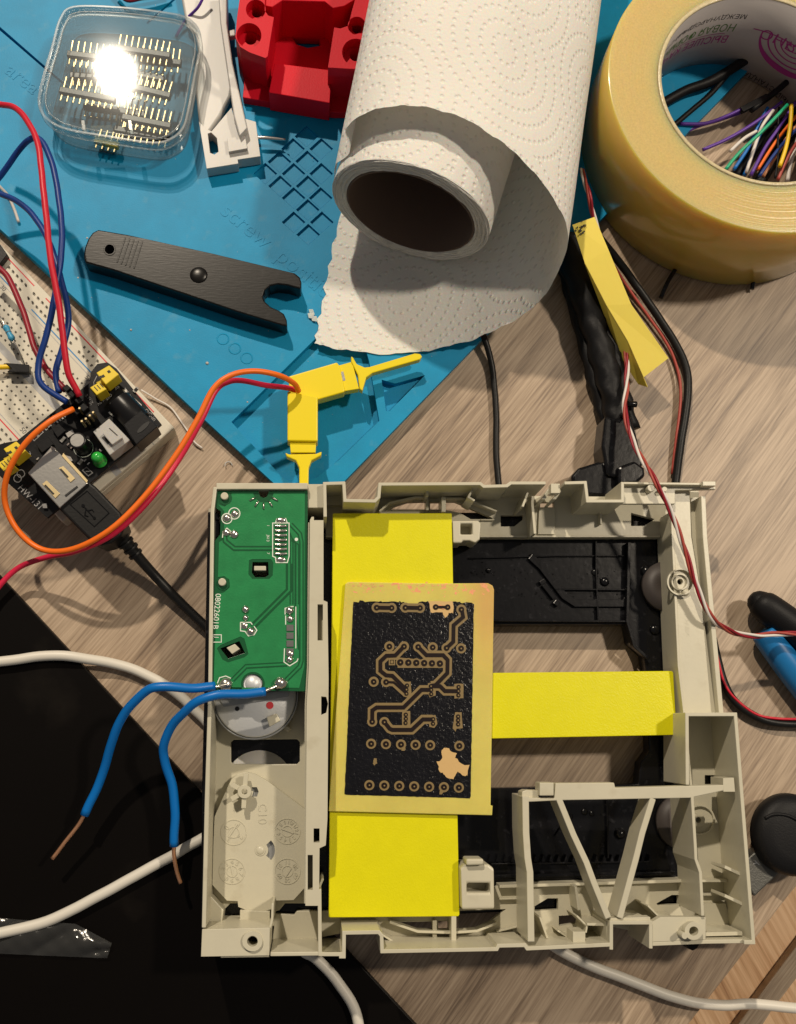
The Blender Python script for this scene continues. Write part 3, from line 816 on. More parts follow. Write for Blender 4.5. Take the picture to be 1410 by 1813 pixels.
b.wall([(1243, 1584), (1288, 1584)], ZL + 0.2, ZL, 0.08)
b.wall([(1284, 1535), (1314, 1549)], ZR - 0.55, ZL + 0.3, 0.10)
b.wall([(1284, 1586), (1320, 1603)], ZR - 0.55, ZL + 0.3, 0.10)
b.px([(1281, 1378), (1300, 1377), (1302, 1402), (1281, 1402)], ZR - 0.15, ZL + 0.8)
b.px([(1286, 1600), (1294, 1636), (1322, 1650), (1250, 1650), (1250, 1640), (1240, 1640), (1242, 1600)], ZL + 0.25, ZL)
b.wall([(1240, 1655), (1315, 1653)], ZR - 0.5, ZL, 0.12)
b.build('box_ribs', BP, fr, bevel=0.015)
# brace
b = MB()
b.px([(925, 1402), (932, 1399), (955, 1400), (955, 1414), (924, 1414)], ZR - 0.2, ZR - 0.9)
b.px([(954, 1413), (982, 1413), (984, 1387), (1088, 1386), (1090, 1395), (1222, 1392), (1282, 1390), (1282, 1400), (1222, 1413), (1000, 1417), (935, 1420), (924, 1412)], ZR, ZR - 0.55)
b.px(rect_px(956, 1386, 981, 1409), ZR + 0.12, ZR - 0.6)
b.wall([(931, 1410), (932, 1475), (935, 1520), (939, 1545), (941, 1668)], ZR, ZL + 0.25, 0.23)
b.wall([(990, 1414), (1016, 1478), (1039, 1527), (1052, 1562), (1078, 1626)], ZR, ZR - 1.15, 0.21)
b.wall([(1157, 1414), (1138, 1475), (1127, 1520), (1120, 1545), (1098, 1626)], ZR, ZR - 1.15, 0.21)
b.build('brace', BP, fr, bevel=0.025)
# bottom ledge
b = MB()
b.px([(568, 1613), (590, 1612), (830, 1608), (885, 1566), (1213, 1557), (1240, 1600), (1240, 1650), (1150, 1655), (1080, 1640), (1080, 1668), (880, 1664), (676, 1670), (668, 1640), (568, 1660)], ZL, 1.0,
     holes=[[(697, 1633), (765, 1632), (765, 1646), (742, 1647)], rect_px(776, 1631, 794, 1646),
            [(807, 1613), (897, 1610), (868, 1632), (842, 1645), (807, 1646)],
            [(947, 1605), (970, 1591), (989, 1591), (989, 1611), (947, 1613)],
            [(1163, 1600), (1190, 1585), (1203, 1585), (1203, 1602), (1165, 1603)],
            [(990, 1622), (1020, 1620), (1034, 1633), (990, 1640)]])
b.build('bottom_ledge', BP, fr, bevel=0.025)
b = MB()
b.wall([(565.5, 1690), (604, 1690), (604, 1694), (609, 1694), (609.5, 1652), (671, 1651), (676, 1657), (677, 1685), (880, 1681), (883, 1675), (930, 1674), (934, 1680), (1082, 1673)], ZR, ZL - 0.1, 0.12)
b.wall([(1083, 1682), (1083, 1634), (1153, 1634), (1153, 1680)], ZR, ZL - 0.2, 0.12)
b.wall([(1153, 1672), (1250, 1668), (1320, 1667)], ZR - 0.15, ZL - 0.1, 0.12)
b.build('bottom_wall', BP, fr, bevel=0.02)
b = MB()
b.wall([(804, 1620), (804, 1672)], ZL + 0.85, ZL, 0.17)
b.wall([(770, 1630), (770, 1668)], ZL + 0.3, ZL, 0.15)
b.wall([(690, 1633), (740, 1650), (800, 1652), (845, 1649), (880, 1635)], ZL + 0.5, ZL, 0.08)
b.wall([(676, 1655), (697, 1668), (740, 1678)], ZL + 0.7, ZL, 0.06)
b.wall([(885, 1570), (1213, 1560)], ZL + 0.35, 0.9, 0.10)
b.wall([(885, 1592), (924, 1591)], ZL + 0.2, ZL, 0.06)
b.wall([(925, 1600), (924, 1662)], ZL + 0.3, ZL, 0.06)
b.wall([(1020, 1570), (1026, 1612)], ZL + 1.0, ZL, 0.09)
b.wall([(957, 1625), (970, 1662)], ZR - 1.0, ZL, 0.07)
b.wall([(988, 1648), (1014, 1665)], ZR - 1.2, ZL, 0.06)
b.wall([(1040, 1637), (1078, 1638)], ZR - 0.6, ZL, 0.08)
b.wall([(1022, 1622), (1040, 1640), (1038, 1652)], ZR - 0.7, ZL, 0.06)
b.px([(1015, 1650), (1037, 1650), (1037, 1670), (1015, 1671)], ZR - 0.35, ZR - 1.2)
b.wall([(1076, 1632), (1077, 1660)], ZR - 0.3, ZL, 0.08)
b.px([(1080, 1626), (1152, 1624), (1153, 1637), (1082, 1637)], ZR - 0.1, ZR - 0.5)
b.wall([(1100, 1560), (1102, 1600)], ZL + 0.3, ZL, 0.05)
b.wall([(1148, 1604), (1172, 1628), (1200, 1628)], ZR - 0.7, ZL, 0.06)
b.wall([(880, 1650), (920, 1640)], ZL + 0.3, ZL, 0.06)
b.build('bottom_ribs', BP, fr, bevel=0.012)
b = MB()
b.px([(1153, 1634), (1170, 1624), (1250, 1624), (1250, 1664), (1153, 1668)], ZR - 0.15, ZR - 0.45, holes=[circ_px(1229, 1650, 8, 24)])
b.ring(1229, 1649, 16, 8.2, ZR + 0.12, ZR - 0.6, n=36)
b.cyl(P(1203, 1652, ZR - 0.2), (0, 0, 1), 0.10, 0.5, n=18)
b.build('screw_tab', BP, fr, bevel=0.02)
# hollow stops beside the yellow strip
b = MB()
b.px([(816, 1538), (822, 1531), (866, 1531), (875, 1538), (876, 1610), (818, 1611)], 2.55, 1.1, holes=[rect_px(827, 1564, 868, 1581)])
b.px([(826, 1521), (857, 1521), (857, 1532), (826, 1533)], 2.8, 1.9)
b.px(rect_px(824, 1560, 871, 1585), 1.7, 1.1)
b.build('stop_block', BP, fr, bevel=0.07, seg=3)
b = MB()
b.px([(802, 922), (848, 922), (852, 927), (850, 955), (842, 961), (832, 957), (820, 957), (818, 961), (803, 961)], 2.2, 1.1, holes=[rect_px(816, 927, 837, 946)])
b.px(rect_px(814, 925, 839, 948), 1.5, 1.1)
b.build('stop_block', BP, fr, bevel=0.05, seg=3)

for (y0, y1) in ((921, 940), (1598, 1612)):
    b = MB(); b.px(rect_px(604, y0, 785, y1), 1.878, ZL - .1); b.build('strip_rest', BP, fr)
b = MB(); b.px(rect_px(1172, 1205, 1188, 1285), 1.878, 0.84); b.build('support_post', 'black_plastic', ch)
# ---------------- green circuit board on the frame
ZG = 3.12
pcb = MB()
pcb.px([(381, 866), (458, 866), (458, 871), (461, 879), (467, 881.5), (473, 879), (476, 871), (476, 866), (545, 866), (543.5, 1224), (370.5, 1222), (374, 1150), (380, 958), (386, 951), (390, 946), (391, 905), (382, 899)], ZG, ZG - 0.15,
       holes=[[(447, 995), (475, 995), (476, 1018), (470, 1022), (452, 1022), (446, 1014)],
              [(390, 1148), (424, 1135), (434, 1156), (404, 1166)], circ_px(448, 1211, 17.5, 32)])
board = pcb.build('circuit_board', 'pcb_dark_green', fr, bevel=0.012)
b = MB()
pour = [(410, 873), (451, 873), (454, 882), (462, 889), (474, 889), (481, 881), (483, 873), (540, 873), (540, 946), (516, 926), (516, 914), (500, 909), (487, 914), (483, 925), (482, 990), (488, 998), (509, 999), (509, 1042), (444, 1107), (436, 1099), (424, 1103), (424, 1116), (421, 1120), (408, 1124), (384, 1140), (380, 1220), (378, 1224), (378, 1180), (386, 1060), (385, 1052), (398, 1049), (407, 1040), (406, 1026), (397, 1020), (385, 1022), (387, 960), (397, 955), (397, 905), (388, 893), (396, 896), (407, 890)]
b.px([(410, 873), (448, 873), (452, 882), (461, 889.5), (474, 889.5), (482, 882), (485, 873), (540, 873), (539, 1180), (530, 1218), (378, 1217), (381, 1140), (385, 1052), (397, 1049), (407, 1040), (406, 1026), (397, 1020), (386, 1022), (388, 960), (397, 955), (397, 905), (386, 893), (398, 897), (408, 889)],
     ZG + 0.006, ZG + 0.001, holes=[[(441, 992), (447, 990), (480, 990), (484, 996), (483, 1019), (477, 1025), (447, 1025), (440, 1017)],
                                    [(384, 1148), (391, 1142), (426, 1127), (433, 1131), (440, 1158), (433, 1164), (404, 1173), (394, 1168)], circ_px(448, 1211, 21, 32)])
b.build('copper_pour', 'pcb_green', board)
b = MB()
z1, z2 = ZG + 0.012, ZG + 0.016
def track(pts, w=9, c=3.2):
    b.trace(pts, w, z1, mi=0); b.trace(pts, c, z2, mi=1)
track([(398, 950), (399, 958), (415, 971), (482, 971)])
track([(515, 928), (531, 945), (534, 960), (534, 1170), (531, 1180), (505, 1206)], 8)
for k in range(4):
    x = 511 + k * 5
    b.trace([(510 + k * 2, 930 + k * 9), (x + 3, 955 + k * 3), (x + 3, 1070)], 2.0, z1, mi=0)
b.trace([(523, 960), (523, 1075), (529, 1150)], 2.4, z1, mi=0)
track([(512, 998), (512, 1045), (447, 1110)], 11)
track([(509, 1176), (436, 1180), (412, 1204)], 8)
for (x, y, r) in ((399, 882, 12), (395, 1033, 12), (399, 912, 0)):
    if r: b.disc(x, y, r, z1, mi=0)
b.build('board_tracks', ['pcb_dark_green', 'pcb_green'], board)
b = MB()
def outl(pts, w=1.6, closed=True): b.wall(pts, ZG + 0.022, ZG + 0.012, w / 48.0, closed=closed)
outl(circ_px(415, 909, 10, 20)); outl(circ_px(402, 918, 9, 18))
outl([(394, 952), (395, 941), (402, 935), (409, 941), (408, 950)], closed=False)
outl([(483, 926), (512, 926), (512, 985), (509, 996), (489, 996), (488, 987), (483, 985)]); outl([(488, 926), (490, 919), (506, 918), (509, 926)], closed=False)
outl([(505, 1088), (505, 1077), (515, 1074), (520, 1074)], closed=False); outl([(524, 1074), (524, 1148)], 1.4, False)
outl([(504, 1148), (503, 1172), (513, 1179), (526, 1171), (528, 1166)], closed=False); outl([(506, 1106), (506, 1090)], closed=False)
outl([(426, 1102), (444, 1102), (447, 1106)], closed=False); outl([(426, 1102), (426, 1117), (434, 1118), (440, 1126), (450, 1124), (455, 1116), (450, 1109)], closed=False)
outl([(385, 1210), (389, 1200), (400, 1197), (409, 1201)], closed=False)
outl(rect_px(377, 1124, 392, 1137), 1.3)
ux = udir((386, 1050), (381, 1112), ZG); uy = Vector((-ux.y, ux.x))
b.text('08022601B', P(382, 1050.5, ZG + 0.016), 0.275, ux=ux, uy=uy)
b.text('J', P(380.5, 1127, ZG + 0.016), 0.2, ux=ux, uy=uy)
b.text('J613', P(473, 947, ZG + 0.016), 0.14, ux=ux, uy=uy); b.text('1', P(473, 929, ZG + 0.016), 0.13, ux=ux, uy=uy); b.text('7', P(473, 978, ZG + 0.016), 0.13, ux=ux, uy=uy)
b.disc(525, 955, 3, ZG + 0.022)
b.build('silkscreen_print', 'silkscreen', board)
b = MB()
zs = ZG + 0.012
for (x, y, r, h) in ((402, 917, 7, .09), (416, 910, 7, .09), (401, 943, 6.5, .09), (415, 946, 7.5, .09), (435, 1079, 6.5, .12), (435, 1094, 5, .1), (444, 1118, 7, .12), (433, 1108, 6, .05), (513, 1081, 7, .12), (514, 1096, 6, .09),
                     (400, 1212, 11, .16), (513, 1168, 6, .1), (514, 1158, 6, .06)):
    b.dome(x, y, r, zs, h)
for k in range(3): b.px(rect_px(507.5, 1106 + k * 14, 520, 1117 + k * 14), zs + 0.04, zs)
b.px(rect_px(507, 1148, 520, 1160), zs + 0.04, zs)
for k in range(7):
    b.tube([P(486.5, 931 + k * 8.2, zs + .02), P(497, 931.5 + k * 8.2, zs + .05), P(508, 931 + k * 8.2, zs + .02)], 0.048, n=8)
for (y) in (921, 991): b.dome(498, y, 9, zs, .06, ry=5)
for k, a in enumerate((-62, -33, 0, 33, 62)):
    a = math.radians(90 + a); b.tube([P(467 + 17 * math.cos(a), 873 + 17 * math.sin(a), zs + .02), P(467 + 28 * math.cos(a), 873 + 28 * math.sin(a), zs + .02)], 0.03, n=8)
b.tube([P(488, 1216, ZG + .05), P(495, 1210, ZG + .12), P(503, 1209, ZG + .10), P(508, 1206, ZG + .04)], [0.09, 0.21, 0.17, 0.05], n=12)
b.tube([P(385, 1214, ZG + .10), P(394, 1213, ZG + .12), P(402, 1211, ZG + .1)], 0.05, n=8)
b.build('solder_joints', 'solder', board)
for (x, y) in ((399, 882), (395, 1033)):
    b = MB(); b.cyl(P(x, y, ZG - 0.2), (0, 0, 1), 0.135, 0.36, n=24); b.build('mounting_peg', BP, fr, bevel=0.03)
b = MB(); b.px(rect_px(450, 1002, 471, 1010), ZG + 0.05, 2.0); b.build('latch_tab', BP, fr, bevel=0.02)
b = MB(); b.px([(401, 1147), (416, 1140), (425, 1149), (411, 1158)], ZG + 0.05, 2.0); b.build('latch_tab', BP, fr, bevel=0.02)
b = MB(); b.px([(369, 909), (388, 908), (388, 951), (369, 952)], 2.9, 1.2); b.px([(372, 906), (380, 906), (389, 920), (382, 920)], 3.05, 2.9)
b.build('black_switch', 'black_plastic', fr, bevel=0.03)
b = MB(); c = P(448, 1211, 2.9); b.lathe([(0, 0.16), (0.25, 0.16), (0.265, 0.13), (0.275, 0.15), (0.33, 0.13), (0.345, 0.08), (0.345, -0.7), (0, -0.7)], c, n=48, closed=False)
b.build('motor_shaft_cap', 'motor_silver', mot or fr)
# the two blue wires
def frame_wire(pts, bare, barep, label):
    w = MB(); w.tube([P(*p) for p in pts], 0.155, n=14, wob=0.016)
    o = w.build('blue_wire', 'wire_blue', fr, label=label)
    k = MB(); k.tube([P(*p) for p in bare], 0.070, n=10, wob=0.012); k.build('bare_copper', 'copper', o)
    k = MB(); k.tube([P(*p) for p in barep], 0.05, n=10); k.build('tinned_end', 'solder', o)
frame_wire([(381, 1216, 3.35), (340, 1218, 3.6), (285, 1216, 3.7), (255, 1227, 3.5), (222, 1262, 3.0), (200, 1308, 2.5), (187, 1350, 2.0), (175, 1390, 1.7), (150, 1443, 1.5)],
           [(150, 1443, 1.5), (139, 1460, 1.42), (112, 1495, 1.35), (92, 1521, 1.3)], [(378, 1216, 3.35), (390, 1215, 3.28), (402, 1212, 3.25)], 'upper blue wire, bending away from the left solder joint')
frame_wire([(469, 1224, 3.45), (425, 1229, 3.6), (380, 1232, 3.75), (342, 1246, 3.6), (307, 1282, 3.0), (292, 1315, 2.6), (292, 1345, 2.3), (304, 1390, 2.0), (310, 1440, 1.8), (309, 1499, 1.6)],
           [(309, 1499, 1.6), (309, 1515, 1.55), (313, 1540, 1.45), (320, 1564, 1.4)], [(467, 1224, 3.45), (480, 1219, 3.38), (500, 1210, 3.25)], 'lower blue wire, crossing the motor from the right solder joint')

# ================================================================== YELLOW STRIPS AND ETCHED BOARD
ZY = 2.12
b = MB(); b.px([(591, 908.5), (799, 908.5), (800.5, 910), (814, 1620), (812, 1623), (583, 1625), (582, 1622), (589.5, 910)], ZY, ZY - 0.24)
tag(b.build('yellow_strip', 'yellow_print', bevel=0.025), 'wide bright yellow plastic strip running top to bottom under the etched board', 'plastic strip', 'yellow plastic strips')
b = MB(); b.px([(812, 1192), (1190, 1188), (1193, 1190), (1199, 1299), (1197, 1301.5), (814, 1309)], ZY, ZY - 0.24)
tag(b.build('yellow_strip', 'yellow_print', bevel=0.025), 'narrow bright yellow plastic strip pointing right towards the frame side', 'plastic strip', 'yellow plastic strips')

eb = thing('etched_board', 730, 1240, ZY + 0.01, 'home-made circuit board with black toner tracks lying on the yellow strips', 'circuit board')
ZB = ZY + 0.17
def q(x, y): return (x / 3.778 + 560, y / 3.778 + 980)
def Q(*a): return [q(*p) for p in a]
b = MB()
b.px(Q((195, 205), (215, 190), (560, 196), (800, 200), (1150, 198), (1180, 214), (1191, 240), (1185, 640), (1184, 910), (1178, 1200), (1168, 1686), (1182, 1688), (1178, 1752), (900, 1742), (500, 1732), (85, 1725), (95, 1560), (118, 1250), (160, 700)), ZB, ZB - 0.16)
b.build('board_blank', 'bare_board', eb, bevel=0.02)
# toner rectangle with a ragged upper edge
up = []
x = 250
rg = random.Random(3)
while x < 1050:
    y = 318 + rg.uniform(-6, 6)
    if 590 < x < 680: y += 20 * rg.random()
    if x < 290: y += 8
    up.append((x, y + (x - 250) * 0.012)); x += rg.uniform(6, 26)
def rag(a, c, n, j):
    o = []
    for k in range(n):
        t = (k + rg.random() * .6) / n
        o.append((a[0] + (c[0] - a[0]) * t + rg.uniform(-j, j), a[1] + (c[1] - a[1]) * t + rg.uniform(-j, j)))
    return o
ton = up + rag((1056, 332), (1034, 1638), 60, 1.6) + rag((1034, 1638), (190, 1614), 45, 1.6) + rag((190, 1614), (248, 330), 60, 1.6)
b = MB()
zt = ZB + 0.012
def blob(pts, j=5, n=4):
    o = []
    for i in range(len(pts)):
        a, c = pts[i], pts[(i + 1) % len(pts)]
        for k in range(n):
            t = k / n; o.append((a[0] + (c[0] - a[0]) * t + rg.uniform(-j, j), a[1] + (c[1] - a[1]) * t + rg.uniform(-j, j)))
    return o
bare = blob([(752, 322), (916, 322), (921, 398), (890, 402), (862, 434), (845, 398), (762, 396)], 5)
spot = blob([(853, 1303), (880, 1300), (905, 1330), (940, 1337), (930, 1365), (985, 1415), (1022, 1418), (1015, 1488), (985, 1485), (945, 1462), (922, 1508), (870, 1500), (845, 1470), (825, 1460), (808, 1395), (842, 1372), (835, 1335)], 5)
spot2 = blob([(388, 1368), (406, 1372), (408, 1400), (392, 1418), (380, 1408)], 3)
b.px([q(*p) for p in ton], zt, ZB + 0.001)
b.build('toner_layer', 'toner', eb)
b = MB()
zg, zk, zd = ZB + 0.016, ZB + 0.030, ZB + 0.046
PADS = []
def tk(pts, pads=(), w=58, c=25):
    b.trace([q(*p) for p in pts], w / 3.778, zg, mi=0)
    TR.append(([q(*p) for p in pts], c / 3.778))
    for p in pads: pad(*p)
def pad(x, y, r=34, rk=19, sq=False): PADS.append((x, y, r, rk, sq))
TR = []
tk([(405, 362), (505, 364)], [(405, 362), (505, 364)])
tk([(597, 362), (695, 364)], [(597, 362), (695, 364)])
tk([(800, 358), (880, 359)], [(800, 358, 10), (880, 359, 10)], w=20, c=18)
tk([(975, 378), (984, 425), (920, 480), (918, 590), (873, 632)], [(972, 375), (873, 632)])
tk([(588, 622), (530, 682), (470, 684), (430, 722), (430, 785), (468, 815), (510, 818), (604, 912)], [(588, 622)])
tk([(683, 625), (738, 680), (850, 680), (880, 712), (878, 800), (800, 880), (770, 885)], [(683, 625)])
tk([(468, 860), (520, 862), (590, 925), (604, 937)], [(468, 860)], w=50, c=14)
tk([(770, 887), (830, 888), (862, 920), (950, 921)])
tk([(770, 912), (705, 912), (585, 1030), (405, 1030), (376, 1050), (375, 1125)], [(375, 1125)])
tk([(457, 1128), (492, 1172), (510, 1180), (640, 1180), (715, 1110), (780, 1110)], [(457, 1128)])
for x, y in ((490, 622), (780, 628), (970, 635), (385, 858)): pad(x, y)
for xs, y0, sl in (((368, 467, 568, 665, 763, 958), 1273, .024), ((356, 456, 556, 656, 756, 855, 955), 1550, .028)):
    for xx in xs: pad(xx, y0 + (xx - 360) * sl, 34, 20)
b.px(Q((545, 695), (720, 712), (722, 685), (852, 690), (858, 765), (545, 765)), zg, zg - .01)
for (g, pts) in (([(582, 858), (632, 858), (640, 950), (620, 966), (582, 955)], [(608, 883), (604, 910), (604, 937)]),
                 ([(925, 872), (985, 872), (985, 968), (925, 970)], [(953, 893), (952, 920), (952, 948)]),
                 ([(748, 868), (800, 868), (800, 950), (760, 962), (745, 930)], [(768, 887), (770, 912), (770, 940)]),
                 ([(577, 1055), (630, 1055), (632, 1155), (575, 1155)], [(600, 1078), (600, 1105), (598, 1133)]),
                 ([(752, 1085), (800, 1080), (812, 1140), (790, 1168), (758, 1160)], [(783, 1108), (782, 1138)]),
                 ([(930, 1062), (972, 1062), (982, 1170), (940, 1172), (932, 1192), (915, 1172), (922, 1100)], [(950, 1090), (950, 1115), (950, 1142)])):
    b.px([q(*p) for p in blob(g, 1.5, 3)], zg, zg - .01)
    for k, p in enumerate(pts): pad(*p, 0, 14)
b.px([q(*p) for p in bare], zg, zg - .01, mi=1); b.px([q(*p) for p in spot], zg, zg - .01, mi=1); b.px([q(*p) for p in spot2], zg, zg - .01, mi=0)
for xx in (563, 617, 670, 723, 775, 828): pad(xx, 728 + (xx - 563) * .03, 30, 21)
for (x, y, r, rk, sq) in PADS:
    if r: b.disc(*q(x, y), r / 3.778, zg, mi=0, n=24)
for (pts, w) in TR: b.trace(pts, w, zk, mi=2)
for (x, y, r, rk, sq) in PADS:
    b.disc(*q(x, y), rk / 3.778, zk, mi=2, n=16); b.disc(*q(x + 1, y + 1), 1.5, zd, mi=0, n=8)
b.px(Q((486, 702), (528, 702), (528, 748), (486, 748)), zg, zg - .01, holes=[Q((494, 712), (520, 712), (520, 740), (494, 740))], mi=0)
b.px(Q((498, 716), (516, 716), (516, 736), (498, 736)), zk, zk - .01, mi=0)
b.px([q(*p) for p in blob([(568, 1290), (600, 1300), (592, 1320), (572, 1318)], 2, 3)], zg, zg - .01); b.px([q(*p) for p in blob([(830, 1565), (862, 1580), (842, 1612), (825, 1610)], 2, 3)], zg, zg - .01)
b.build('etched_tracks', ['board_gap', 'board_bare_spot', 'toner_track'], eb)
b = MB()
for k in range(60):
    x = rg.choice([rg.uniform(235, 640), rg.uniform(650, 960)]); y = 212 + rg.gauss(0, 7)
    if k > 50: x, y = rg.uniform(812, 862), rg.uniform(345, 375)
    b.disc(*q(x, y), rg.uniform(0.6, 2.4), ZB + 0.004 if k <= 50 else zg + .012, ZB + 0.001, n=6, ry=rg.uniform(0.5, 1.4))
b.build('copper_specks', 'raw_copper', eb)

# ================================================================== THINGS ON THE MAT
# --- black tool
bt = thing('spreader_tool', 340, 490, MT, 'scuffed black plastic tool with a notched end and a hole, on the blue mat', 'hand tool')
ZT = 1.38
body = [(150, 464), (148, 452), (150, 438), (156, 422), (164, 411), (174, 406), (221, 414), (380, 449), (524, 484), (531, 490), (534, 499), (533, 511), (524, 509), (510, 505), (492, 503), (478, 506), (469, 514), (466, 524), (468, 532), (480, 543), (494, 549), (503, 555), (508, 566), (509, 577), (500, 576), (487, 572), (420, 552), (300, 511), (200, 478)]
b = MB(); b.px(body, ZT, MT + 0.06, holes=[circ_px(194, 441, 8, 20)])
b.build('handle', 'tool_black', bt, bevel=0.06, seg=3)
b = MB(); b.dome(352, 487, 17, ZT - 0.01, 0.10, n=24); b.build('round_boss', 'tool_black', bt)
b = MB()
for k in range(5):
    x = 222 + k * 7.5; y = 420 + k * 1.7
    b.wall([(x, y), (x - 15, y + 44 + k)], ZT + 0.025, ZT - 0.05, 0.05)
b.ring(194, 441, 11, 8.2, ZT + 0.02, ZT - 0.05)
b.build('grip_ridges', 'tool_black', bt, bevel=0.01)

# --- clear box
bx = thing('clear_box', 215, 140, MT, 'clear plastic box with rounded corners holding pin headers, lamp glare on its lid', 'plastic box')
lid = [(130, 11), (210, 12), (290, 21), (330, 30), (352, 50), (357, 84), (348, 130), (336, 195), (326, 228), (306, 247), (274, 255), (200, 245), (120, 231), (84, 214), (68, 188), (72, 150), (92, 80), (106, 32)]
def inset(pts, k, dx=0, dy=0):
    cx = sum(p[0] for p in pts) / len(pts); cy = sum(p[1] for p in pts) / len(pts)
    return [(cx + (p[0] - cx) * k + dx, cy + (p[1] - cy) * k + dy) for p in pts]
ZLID = 2.05
b = MB()
o1 = catmull_closed([P(*p, ZLID) for p in inset(lid, 0.90)], 6); b.prism(o1, ZLID, ZLID - 0.06)
b.build('lid', 'clear_box', bx)
b = MB()
oo = [v.xy for v in catmull_closed([P(*p, ZLID) for p in inset(lid, 0.985)], 6)]
b.ribbon(oo, 0.13, ZLID + 0.05, ZLID - 0.45, closed=True)
oo = [v.xy for v in catmull_closed([P(*p, ZLID) for p in inset(lid, 0.915)], 6)]
b.ribbon(oo, 0.07, ZLID + 0.02, ZLID - 0.08, closed=True)
b.build('lid_rim', 'clear_rim', bx, bevel=0.03)
b = MB()
oo = [v.xy for v in catmull_closed([P(*p, ZLID - 0.5) for p in inset(lid, 0.93, 3, 10)], 6)]
b.ribbon(oo, 0.09, ZLID - 0.45, MT + 0.02, closed=True)
b.build('tub_wall', 'clear_box', bx)
b = MB(); b.prism(oo, MT + 0.06, MT + 0.01); b.build('tub_floor', 'clear_box', bx)
b = MB(); b.px([(160, 222), (198, 221), (202, 236), (164, 236)], ZLID - .1, ZLID - 0.3); b.build('snap_latch', 'clear_box', bx, bevel=0.02)
for x_ in (143, 226):
    b = MB(); b.px([(x_, 212), (x_ + 7, 212), (x_ + 9, 230), (x_ + 2, 230)], ZLID + .08, ZLID - .2); b.build('hinge_lug', 'clear_rim', bx, bevel=0.02)

def header(x, y, ang, n, z, label, cat='pin header', mt='module_black', plen=1.15, grp='pin headers in the clear box', tilt=0):
    h = thing('pin_header', x, y, z, label, cat, grp)
    c = P(x, y, z); a = math.radians(ang); U = Vector((math.cos(a), math.sin(a))); W = Vector((-U.y, U.x))
    m = MB(); m.obox(c.xy - W * 0.12, U, W, n * 0.254, 0.27, z + 0.25, z); m.build('strip', mt, h, bevel=0.03)
    for k in range(n):
        p = c.xy + U * (k - (n - 1) / 2) * 0.254
        m = MB(); m.obox(p, W, U, plen, 0.064, z + 0.157, z + 0.093); m.build('pin', 'gold_pin', h, bevel=0.012, seg=1)
    return h
hdr = [(255, 92, -6, 9, 1.45, 'black pin header nearest the top right of the clear box'),
       (285, 108, -3, 7, 1.15, 'black pin header close to the right wall of the clear box'),
       (160, 100, -4, 7, 1.15, 'black pin header at the upper left inside the clear box'),
       (158, 168, -8, 9, 1.35, 'black pin header at the left inside the clear box, its pins pointing down'),
       (240, 130, -9, 10, 0.95, 'black pin header half hidden by the lamp glare in the clear box'),
       (262, 160, -12, 8, 1.35, 'black pin header just right of and below the lamp glare in the clear box'),
       (205, 195, -6, 10, 0.80, 'black pin header lying across the lower middle of the clear box'),
       (262, 215, -9, 8, 1.00, 'black pin header above the row at the lower right of the clear box'),
       (254, 236, -8, 9, 0.62, 'black pin header along the lower right wall of the clear box'),
       (170, 135, 2, 8, 0.62, 'lowest black pin header at the left, under the others in the clear box')]
for x, y, a, n, z, l in hdr: header(x, y, a, n, z, l, plen=1.15)
header(192, 252, -12, 4, 0.80, 'short yellow pin header at the front of the clear box', mt='yellow_jumper', plen=0.9)

# --- white printer lever
wl = thing('white_lever', 395, 150, MT, 'white moulded plastic lever with a slotted foot, between clear box and red block', 'plastic part')
b = MB()
b.px([(318, -20), (322, 0), (330, 45), (345, 60), (352, 95), (346, 160), (352, 215), (362, 245), (390, 205), (408, 170), (413, 140), (404, 60), (392, 0), (385, -20)], 0.95, MT + 0.05)
b.build('curved_web', 'white_plastic', wl, bevel=0.10, seg=3)
b = MB(); b.px([(386, -20), (402, -20), (402, 40), (412, 110), (428, 180), (438, 225), (424, 240), (414, 205), (402, 120), (390, 40)], 1.6, MT + 0.3)
b.build('long_arm', 'white_plastic', wl, bevel=0.05)
b = MB(); b.px([(352, 214), (366, 298), (422, 289), (421, 282), (461, 276), (453, 215), (436, 210), (414, 205), (410, 190), (375, 232), (366, 228)], 1.15, MT + 0.05, holes=[[(368, 236), (374, 234), (384, 244), (387, 268), (380, 273), (372, 270)]])
b.px([(402, 244), (434, 240), (438, 262), (405, 268)], 1.35, 1.1)
b.build('slotted_foot', 'white_plastic', wl, bevel=0.05); b = MB(); b.px([(404, 53), (416, 50), (417, 62), (406, 64)], 1.2, MT + 0.4)
b.build('side_stub', 'white_plastic', wl, bevel=0.05)
b = MB(); b.tpx([(455, 243, 0.95), (472, 244, 0.95), (506, 247, 0.9)], [0.06, 0.08, 0.05]); b.build('metal_pin', 'steel', wl)

# --- red block
rb = thing('red_block', 520, 80, MT, 'red 3D-printed block with countersunk holes, behind the kitchen roll', 'printed block')
b = MB()
tl = [(430, -40), (469, -40), (469, 18), (475, 27), (485, 30), (474, 99), (470, 102), (442, 92), (425, 82), (417, 65), (420, 30)]
b.px(tl, 3.3, 2.8, holes=[circ_px(453, 16, 17.5, 28), circ_px(441, 62, 22, 32)])
b.px([P for P in tl], 2.8, MT + 0.05, holes=[circ_px(455, 22, 9, 20), circ_px(444, 68, 11, 20)])
b.build('left_tower', 'red_print', rb, bevel=0.03)
b = MB()
tr = [(592, 48), (603, 50), (617, 45), (623, 20), (640, -40), (720, -40), (720, 125), (614, 121), (581, 119)]
b.px(tr, 3.3, 2.8, holes=[circ_px(632, 45, 16, 24), circ_px(630, 92, 24, 32)])
b.px(tr, 2.8, MT + 0.05, holes=[circ_px(632, 50, 9, 20), circ_px(630, 97, 11, 20)])
b.build('right_tower', 'red_print', rb, bevel=0.03)
b = MB()
b.px([(486, 111), (588, 124), (584, 182), (476, 163)], 1.75, MT + 0.05)
